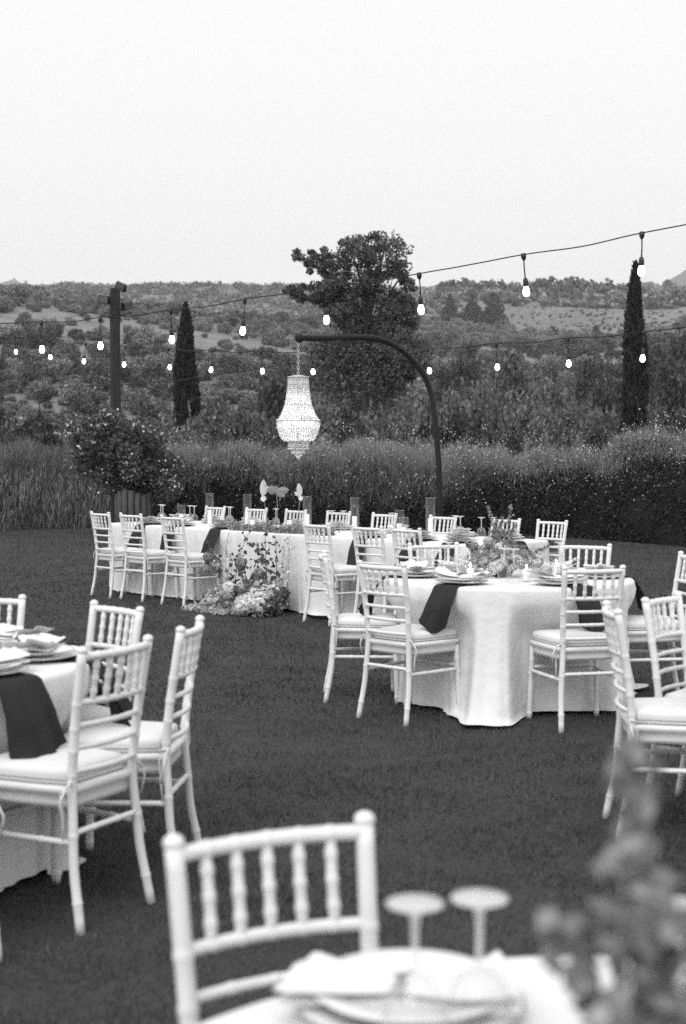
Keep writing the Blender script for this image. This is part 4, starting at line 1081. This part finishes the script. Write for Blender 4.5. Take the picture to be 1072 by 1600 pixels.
GFM = GF.mesh('foot', 'glass_foot'); GSM = GS.mesh('stem', 'glass_foot')  # foot and stem carry the painted sky reflection
def upturned_glass(x, y, where, sc=1.0):
    g = empty('wine_glass', (x, y, TH + .002), 0, 'wine glass standing upside down on ' + where, 'wine glass', 'upturned wine glasses on ' + where)
    g.scale = (sc, sc, sc); mobj('bowl', GBM, g); mobj('stem', GSM, g); mobj('foot', GFM, g)
    return g
HG = {}
def hurricane(x, y, h, where, r=.045):
    k = (h, r)
    if k not in HG:
        mb = MB(); mb.lathe([(r * .97, .001), (r, .012), (r, h - .004)], 28); mb.lathe([(r - .0025, h - .006), (r + .0005, h - .004), (r + .0005, h), (r - .0025, h)], 28); HG[k] = (mb.mesh('glass_cylinder', 'clear_glass'),)
        c = MB(); ch_ = h * .45; c.lathe([(.024, 0), (.024, ch_ - .004), (.020, ch_), (.001, ch_ - .004)], 16); w = MB(); w.tube([(0, 0, ch_ - .004), (.001, 0, ch_ + .012)], .0015, 5)
        fl_ = MB(); fl_.lathe([(.001, ch_ + .006), (.005, ch_ + .013), (.004, ch_ + .024), (.0005, ch_ + .036)], 8)
        HG[k] += (c.mesh('wax', 'wax'), w.mesh('wick', 'twig'), fl_.mesh('flame', 'flame'))
    o = mobj('glass_cylinder', HG[k][0], None, (x, y, TH + .002)); tag(o, 'clear glass cylinder candle holder on ' + where, 'candle holder', 'glass candle holders on ' + where)
    c = empty('candle', (x, y, TH + .009), 0, 'white pillar candle inside a glass cylinder on ' + where, 'candle', 'candles on ' + where)
    mobj('wax', HG[k][1], c); mobj('wick', HG[k][2], c)
    if where != 'the long table': mobj('flame', HG[k][3], c)

# left table with bow napkins
wl = 'the bow napkin table'
LB = {-38: 'by the large turned-away chair', 2: 'by the edge-on chair', 3: 'by the edge-on chair', 42: 'by the napkin-covered chair', 80: 'by the chair across', 125: 'past the chair across', -85: 'by the chair showing one leg'}
MBY = {-125: 'by the chair backing the lawn', -124: 'by the chair backing the lawn', -64: 'by the chair turned square', -63: 'by the chair turned square', -5: 'by the chair past the corner', 4: 'by the chair past the corner', 52: 'by the far-side chair', 118: 'by the chair between the tables', 178: 'by the side-on chair'}
for i, (a, r_) in enumerate(((-38, .57), (2, .56), (42, .55), (80, .55), (125, .55), (-85, .56))):
    setting(T2_[0], T2_[1], R(a), r_, wl, True, i, by=LB[a])
for a, s in ((-38, 2), (3, 5), (42, 9), (80, 4), (-85, 6)):
    dark_napkin(T2_[0] + RT * math.cos(R(a)), T2_[1] + RT * math.sin(R(a)), math.cos(R(a)), math.sin(R(a)), wl, s, .19, .30, by=LB[a])
for a in (60, 105, 150): upturned_glass(T2_[0] + .34 * math.cos(R(a)), T2_[1] + .34 * math.sin(R(a)), wl)
# middle round table
wm = 'the middle round table'
for i, a in enumerate((-125, -64, -5, 52, 118, 178)):
    setting(T1[0], T1[1], R(a), .56, wm, True, i + 2, by=MBY[a])
for a, s in ((-124, 3), (-63, 7), (4, 8), (118, 2), (178, 5)):
    dark_napkin(T1[0] + RT * math.cos(R(a)), T1[1] + RT * math.sin(R(a)), math.cos(R(a)), math.sin(R(a)), wm, s, .155, .26, by=MBY[a])
for a, r_ in ((-100, .36), (-92, .44), (-40, .40), (-32, .34), (80, .38), (88, .44), (150, .40), (200, .42), (210, .36), (30, .40)):
    upturned_glass(T1[0] + r_ * math.cos(R(a)), T1[1] + r_ * math.sin(R(a)), wm)
for a, r_, h in ((-75, .30, .13), (-20, .30, .16), (40, .3, .13), (100, .28, .16), (160, .3, .13), (-150, .28, .13)):
    hurricane(T1[0] + r_ * math.cos(R(a)), T1[1] + r_ * math.sin(R(a)), h, wm, .04)
# foreground table
wf = 'the foreground table'
b_ = setting(T3[0], T3[1], R(119), .60, wf, True, 6, bow_rot=R(172), by='in front of the blurred chair'); b_.scale = (.92, .8, .8); b_.location.x -= .01
setting(T3[0], T3[1], R(70), .57, wf, True, 4, bow_rot=R(40), by='behind the tall blurred flowers')
dark_napkin(T3[0] + RT * math.cos(R(121)), T3[1] + RT * math.sin(R(121)), math.cos(R(121)), math.sin(R(121)), wf, 4, .20, .26)
for x, y, l_ in ((.087, 1.70, 'upturned wine glass right beside the plate on the foreground table'), (.167, 1.72, 'upturned wine glass between its twin and the blurred flowers on the foreground table'), (.405, 1.69, 'upturned wine glass past the blurred flowers on the foreground table')): upturned_glass(x, y, wf, 1.02)['label'] = l_
# the second table setting at the lawn-edge table (seen from a step aside)
for i, a in enumerate((120, 178, 235)): setting(T4_[0], T4_[1], R(a), .56, 'the lawn edge table', True, i)
# long table
wg = 'the long table'
def ltl(t, n): return lt(t, n)
for i, t_ in enumerate((.0, .75, 1.41, 2.11, 2.79, 3.61, 4.41, 4.96)):
    x, y = ltl(min(max(t_, .15), 5.1), .34); setting(x, y, 0, 0, wg, True, i, by=['first','second','third','fourth','fifth','sixth','seventh','eighth'][i] + ' hedge-side place from the roses')
for i, t_ in enumerate((.52, 1.06, 1.77, 3.9, 4.52, 5.0)):
    x, y = ltl(t_, -.33); setting(x, y, 0, 0, wg, True, i + 1, by=['first','second','third','fourth','fifth','sixth','seventh','eighth'][i] + ' lawn-side place from the roses')
for t_, s in ((.6, 3), (1.13, 2), (1.88, 6), (3.97, 8), (4.62, 4), (5.05, 5)):
    x, y = ltl(t_, -LW / 2); dark_napkin(x, y, -LN.x, -LN.y, wg, s, .17, .36)
x, y = ltl(5.30, 0.05); dark_napkin(x, y, LD.x, LD.y, wg, 3, .2, .3)
for t_, n in ((.38, -.10), (.50, -.16), (.85, -.06), (.98, -.10), (1.42, .02), (1.52, -.04), (2.18, .02), (2.95, .08), (3.05, .14), (3.75, .1), (4.55, .1), (4.66, .05), (4.95, .0), (5.03, .06)):
    x, y = ltl(t_, n); upturned_glass(x, y, wg)
for t_, n, h in ((.62, .0, .20), (1.12, .0, .34), (1.75, .0, .34), (1.95, -.1, .18), (2.5, -.08, .20), (2.62, .05, .34), (3.3, .05, .34), (3.95, .0, .24), (4.1, -.1, .18), (4.25, .1, .36)):
    x, y = ltl(t_, n); hurricane(x, y, h, wg, .045)

# ------------------------------------------------------------------ flowers
def bloom_mesh(seed, n, R0, m, psize):
    r2 = np.random.default_rng(seed)
    P, d = shell_points(n, (0, 0, 0), (R0, R0, R0 * .8), r2, .82)
    P += d * (.10 * R0 * np.sin(P[:, [1, 2, 0]] / R0 * 9))
    b = np.cross(d, r2.normal(size=(n, 3))); b /= np.linalg.norm(b, axis=1, keepdims=True); c = np.cross(d, b)
    s = psize * r2.uniform(.7, 1.3, (n, 1)); tl = d * s * r2.uniform(-.5, .5, (n, 1))
    V = np.stack([P - b * s, P - c * s + tl, P + b * s, P + c * s - tl], 1).reshape(-1, 3)
    return np_mesh('bloom', V, np.arange(4 * n).reshape(n, 4), m)
BL_W = [bloom_mesh(s, 420, .10, 'petal', .016) for s in (1, 2, 3)]
BL_P = [bloom_mesh(s, 300, .075, 'petal_pale', .015) for s in (4, 5)]
BL_M = [bloom_mesh(s, 300, .08, 'petal_mid', .014) for s in (6, 7)]
BL_D = [bloom_mesh(s, 300, .08, 'petal_dark', .015) for s in (8, 9)]
def stem_with_leaves(parent, base, tip, bend, nl, ls, lm, r=.004, round_=True, seed=0, taper=True):
    """one curved stem with round leaves in pairs; a part of parent, leaves its sub-part"""
    r2 = np.random.default_rng(seed); base = Vector(base); tip = Vector(tip); bend = Vector(bend)
    pts = [base.lerp(tip, k) + bend * (4 * k * (1 - k)) for k in np.linspace(0, 1, 9)]
    mb = MB(); mb.tube(pts, [r * (1 - .6 * k) for k in np.linspace(0, 1, 9)], 5); o = mb.build('stem', 'twig', parent)
    k = np.repeat(np.linspace(.18, 1, nl), 3); B = np.array([base.lerp(tip, q) + bend * (4 * q * (1 - q)) for q in k])
    P = B + r2.normal(0, ls * .55, B.shape); sz = ls * (1.15 - .5 * k if taper else 1) * r2.uniform(.8, 1.2, len(k))
    V, F = leaves(P, sz, 1.15 if round_ else 2.2, .2, r2); mobj('leaf_cluster', np_mesh('leaf_cluster', V, F, lm), o)['kind'] = 'stuff'
# arrangement on the floor in front of the long table
fx, fy = lt(2.66, -.80)
fa = empty('floor_flowers', (fx, fy, 0), LRZ, 'floor arrangement of white hydrangeas and eucalyptus stems against the long table', 'flowers')
mound = [(-.62, .02, .10, 'M', 0), (-.50, -.08, .12, 'M', 1), (-.36, .04, .17, 'W', 0), (-.24, .02, .20, 'W', 1), (-.30, -.14, .11, 'M', 0), (-.40, -.18, .09, 'P', 1), (-.14, -.10, .13, 'M', 0), (-.10, .06, .15, 'M', 1),
         (-.20, -.20, .09, 'P', 0), (.0, -.02, .12, 'D', 0), (.06, .08, .16, 'M', 0), (.14, -.10, .12, 'P', 1), (.26, -.14, .12, 'W', 2), (.36, -.05, .15, 'W', 0), (.46, -.14, .11, 'W', 1), (.40, .08, .20, 'W', 2), (.54, .04, .14, 'D', 1),
         (.58, -.10, .10, 'D', 0), (.50, .10, .20, 'D', 1), (-.05, -.22, .07, 'D', 1), (.16, .04, .20, 'M', 1), (.32, -.22, .08, 'W', 2), (-.56, .10, .17, 'P', 1), (-.48, .10, .2, 'M', 0), (-.14, .10, .22, 'W', 2)]
for i, (x, y, z, k, v) in enumerate(mound):
    me = {'W': BL_W, 'P': BL_P, 'M': BL_M, 'D': BL_D}[k]; o = mobj('bloom', me[v % len(me)], fa, (x * .82, y, z), (random.uniform(-.5, .5), random.uniform(-.5, .5), i * 1.3))
    s = random.uniform(.9, 1.15) * (1.12 if k == 'W' else 1); o.scale = (s, s, s * .9)
r2 = np.random.default_rng(5); n = 1900
P = np.stack([r2.normal(0, .27, n), r2.normal(-.05, .12, n), r2.uniform(.01, .12, n)], 1); P = P[(np.abs(P[:, 0]) < .56) & (P[:, 1] < .16)]
V1, F1 = leaves(P, .028, 1.8, 0, r2); o = mobj('foliage', np_mesh('foliage', V1, F1, 'petal_mid'), fa); o['kind'] = 'stuff'
n = 900; P = np.stack([r2.uniform(-.52, .12, n), r2.normal(-.27, .04, n), r2.uniform(.005, .05, n)], 1)
V1, F1 = leaves(P, .022, 2.4, 0, r2); o = mobj('trailing_foliage', np_mesh('trailing_foliage', V1, F1, 'petal_pale'), fa); o['kind'] = 'stuff'
es = [((-.16, .02, .15), (.02, .06, .78), (-.03, -.03, 0), 8), ((-.42, .05, .2), (-.55, .0, .62), (.03, 0, .05), 7), ((.02, .05, .2), (.12, .08, .55), (.10, -.05, .05), 6), ((.30, .05, .2), (.22, .08, .80), (.02, -.03, 0), 10),
      ((.26, .05, .25), (-.02, .06, .66), (.13, -.02, .10), 9), ((.36, .08, .22), (.34, .10, .76), (.02, 0, 0), 10), ((-.30, .05, .2), (-.22, .08, .52), (-.04, -.02, 0), 6), ((.12, .02, .2), (.05, .0, .48), (-.05, -.03, .02), 6), ((-.06, .02, .18), (-.12, .06, .5), (.02, 0, 0), 6)]
for i, (a, b, c, nl) in enumerate(es): stem_with_leaves(fa, a, b, c, nl, .055, 'petal_dark', .005, True, i)
for i, (a, b, c, nl) in enumerate([((.50, .10, .2), (.49, .14, .74), (.015, 0, 0), 15), ((.42, .12, .2), (.43, .14, .70), (-.01, 0, 0), 13), ((-.40, .14, .74), (-.42, .12, .34), (0, -.02, 0), 10)]): stem_with_leaves(fa, a, b, c, nl, .035, 'petal_pale', .003, True, 20 + i)
for i, (x, y, z, m) in enumerate([(-.02, -.02, .46, 'M'), (-.52, -.02, .5, 'M'), (.24, -.02, .38, 'M'), (-.60, .02, .40, 'P')]):
    o = mobj('bloom', (BL_M if m == 'M' else BL_P)[i % 2], fa, (x, y, z)); o.scale = (.7, .7, .9)
    mb = MB(); mb.tube([(x, y, z), (x * .9, y + .04, z * .5), (x * .8, .05, .1)], .003, 5); mb.build('stem', 'twig', fa)
# moss and blossom runner lying along the table edge
rn = empty('flower_runner', (*lt(2.85, -.42), TH), LRZ, 'low pale moss and blossom runner along the long table edge', 'flowers')
r2 = np.random.default_rng(15); n = 3400; P = np.stack([r2.uniform(-.85, .62, n), r2.normal(0, .035, n), np.abs(r2.normal(.015, .022, n))], 1)
P[:, 2] *= 1 + .6 * np.sin(P[:, 0] * 14); P[:, 2] = np.clip(P[:, 2], .006, .1)
V1, F1 = leaves(P, .022, 1.3, 0, r2); o = mobj('moss', np_mesh('moss', V1, F1, 'petal_mid'), rn); o['kind'] = 'stuff'
for i in range(15):
    o = mobj('bloom', (BL_P + BL_M)[i % 4], rn, (-.8 + .1 * i, random.uniform(-.03, .03), .035)); s = random.uniform(.38, .6); o.scale = (s, s, s)
# orchid stems standing on the long table
def orchid(px, py, t_, n_, label, kind):
    bx, by = lt(t_, n_); top = at(px, py, by)
    o = empty('orchid_stem', (bx, by, TH), 0, label, 'flower', 'tall single flower stems on the long table')
    tp = Vector((top.x - bx, 0, top.z - TH))
    mb = MB(); mb.tube([(0, 0, .0), tp * .5 + Vector((.01, 0, 0)), tp], .004, 6); mb.build('stem', 'stem_pale', o)
    mb = MB(); mb.lathe([(.001, 0), (.03, .0), (.032, .06), (.012, .09), (.010, .11)], 14); mb.build('bud_vase', 'clear_glass', o)
    for k, (a, l, w) in enumerate(kind):
        d = Vector((math.sin(a), -.15 + .1 * k, math.cos(a))); s_ = Vector((d.z, 0, -d.x)).normalized(); P = []
        for i in range(7):
            q = i / 6; ww = w * math.sin(math.pi * min(1, q * .9 + .08)) ** .7
            P.append([tp + d * l * q + s_ * ww * v + Vector((0, -.015 * (1 - v * v) - .02 * q * q, 0)) for v in (-1, -.5, 0, .5, 1)])
        mb = MB(); mb.grid(P); mb.grid([[p + Vector((0, .002, 0)) for p in reversed(r_)] for r_ in P]); mb.build('petal', 'petal' if len(kind) != 4 else 'petal_mid', o)
orchid(411, 775, 1.95, .1, 'tall white orchid stem, narrowest of the three on the long table', [(.05, .17, .035), (3.0, .06, .03), (.5, .12, .018)])
orchid(432, 768, 2.1, .1, 'grey orchid stem with wide spreading petals on the long table', [(-1.25, .10, .045), (1.45, .13, .04), (2.1, .10, .035), (-.2, .06, .03)])
orchid(469, 775, 2.38, .1, 'leaning white orchid stem beside the grey one on the long table', [(-.1, .13, .03), (-1.0, .07, .02), (2.9, .05, .025)])
# centrepiece on the middle round table
cx, cy = T1[0] - .03, T1[1] + .05
cp = empty('flower_centrepiece', (cx, cy, TH), 0, 'loose pale flower centrepiece with feathery dark spikes on the middle round table', 'flowers')
mb = MB(); mb.lathe([(.001, .002), (.06, .002), (.085, .05), (.09, .09), (.082, .095), (.001, .08)], 24); mb.build('bowl', 'metal_dark', cp); cp.scale = (.9, .9, .88)
for i, (x, y, z, k, s) in enumerate([(-.02, -.10, .13, 'P', .8), (.08, -.06, .12, 'W', .6), (-.12, -.06, .11, 'P', .7), (.0, -.02, .20, 'W', .7), (-.16, .02, .16, 'W', .6), (.14, .02, .15, 'P', .7), (.05, .06, .22, 'M', .8), (-.08, .05, .24, 'P', .6), (-.20, -.04, .22, 'M', .45), (.24, -.02, .10, 'P', .6),
                                     (-.26, .0, .09, 'W', .5), (.30, -.08, .07, 'W', .5), (-.06, -.14, .08, 'W', .5), (.06, -.15, .08, 'M', .4), (-.02, .02, .30, 'M', .7), (.02, -.03, .26, 'M', .6)]):
    me = {'W': BL_W, 'P': BL_P, 'M': BL_M}[k]; o = mobj('bloom', me[i % len(me)], cp, (x, y, z), (random.uniform(-.5, .5), random.uniform(-.5, .5), i)); o.scale = (s, s, s)
def spike(parent, base, tip, n, w, m, seed, ls=.02):
    r2 = np.random.default_rng(seed); base = Vector(base); tip = Vector(tip); mb = MB()
    bn = Vector((r2.normal(0, .02), r2.normal(0, .02), 0)); pts = [base.lerp(tip, k) + bn * (4 * k * (1 - k)) for k in np.linspace(0, 1, 7)]
    mb.tube(pts, .0035, 5); o = mb.build('spike_stem', 'twig', parent)
    k = r2.uniform(.3, 1, n); c = np.array([base.lerp(tip, q) + bn * (4 * q * (1 - q)) for q in k]); P = c + r2.normal(0, 1, (n, 3)) * (w * (1.15 - .75 * k))[:, None]
    V, F = leaves(P, ls, 1.4, .1, r2); mobj('floret_cluster', np_mesh('floret_cluster', V, F, m), o)['kind'] = 'stuff'
for i, (a, b) in enumerate([((0, .0, .15), (-.10, .02, .50)), ((.02, .02, .15), (.06, .0, .50)), ((.0, -.02, .15), (.0, -.04, .42)), ((.04, 0, .15), (.10, .04, .36)), ((.10, 0, .12), (.32, -.02, .22)), ((-.06, 0, .1), (-.25, -.04, .24)), ((-.02, 0, .2), (-.03, .02, .40))]):
    spike(cp, a, b, 70, .014, 'petal_mid', 70 + i, .017)
n = 700; r2 = np.random.default_rng(8); P, d = shell_points(n, (0, 0, .14), (.24, .16, .10), r2, .5); V, F = leaves(P[:420], .028, 1.8, .1, r2); mobj('foliage', np_mesh('foliage', V, F, 'petal_mid'), cp)
# centrepiece on the foreground table: tall dark spikes, strongly out of focus
fc = empty('flower_centrepiece', (.29, 1.13, TH), 0, 'tall dark blurred flower spikes rising from the foreground table', 'flowers')
mb = MB(); mb.lathe([(.001, .002), (.06, .002), (.085, .05), (.09, .10), (.082, .105), (.001, .09)], 24); mb.build('bowl', 'metal_dark', fc)
for i, (a, b, m) in enumerate([((0, .0, .1), (-.035, .05, .50), 'petal_mid'), ((-.03, 0, .1), (-.095, .03, .36), 'petal_mid'), ((.02, 0, .1), (-.015, .02, .40), 'petal_mid'), ((.03, .02, .1), (.09, .04, .44), 'petal_mid'), ((.0, .02, .1), (.035, .03, .36), 'petal_dark'), ((-.02, 0, .1), (-.07, .02, .25), 'petal_mid'),
                               ((.03, 0, .1), (.13, 0, .36), 'petal_dark'), ((0, -.02, .1), (-.06, -.03, .30), 'petal_mid'), ((.04, -.03, .1), (.10, -.06, .30), 'petal_mid'), ((-.02, .03, .1), (-.01, .06, .34), 'petal_dark'), ((.02, .03, .1), (.06, .02, .50), 'petal_dark')]):
    a = Vector(a) + Vector((-.02, 0, 0)); b = Vector((b[0] * (1.45 if b[0] > 0 else 1.0) - .015, b[1], b[2] * 1.02)); spike(fc, a, b, 95, .022, m, 170 + i, .022)
for i, (x, y, z, k, s) in enumerate([(-.08, .08, .09, 'P', .45), (.0, .1, .10, 'W', .4), (.08, .07, .09, 'P', .45), (.12, .0, .1, 'D', .7), (.02, .0, .16, 'M', .8), (-.04, .02, .18, 'D', .7), (.08, -.04, .18, 'D', .7), (.16, .05, .06, 'D', .5), (.05, .12, .06, 'W', .35)]):
    me = {'W': BL_W, 'P': BL_P, 'M': BL_M, 'D': BL_D}[k]; o = mobj('bloom', me[i % len(me)], fc, (x, y, z), (0, 0, i)); o.scale = (s, s, s)
n = 900; P, d = shell_points(n, (.02, 0, .16), (.13, .10, .12), r2, .4); V, F = leaves(P, .035, 1.8, .2, r2); mobj('foliage', np_mesh('foliage', V, F, 'petal_dark'), fc)

# ------------------------------------------------------------------ haze over the valley
hz = MB(); hz.box((0, 1190, 152), (3300, 2580, 308)); o = hz.build('haze', None, None, False); o['kind'] = 'stuff'; o['label'] = 'thin pale summer haze over the valley'
m = bpy.data.materials.new('haze_air'); m.use_nodes = True; t = m.node_tree
for n_ in list(t.nodes):
    if n_.type != 'OUTPUT_MATERIAL': t.nodes.remove(n_)
pv = t.nodes.new('ShaderNodeVolumePrincipled'); pv.inputs['Color'].default_value = (1, 1, 1, 1); pv.inputs['Density'].default_value = 0.00027; pv.inputs['Anisotropy'].default_value = 0.0
t.links.new(pv.outputs[0], t.nodes['Material Output'].inputs['Volume'])
o.data.materials.append(m)
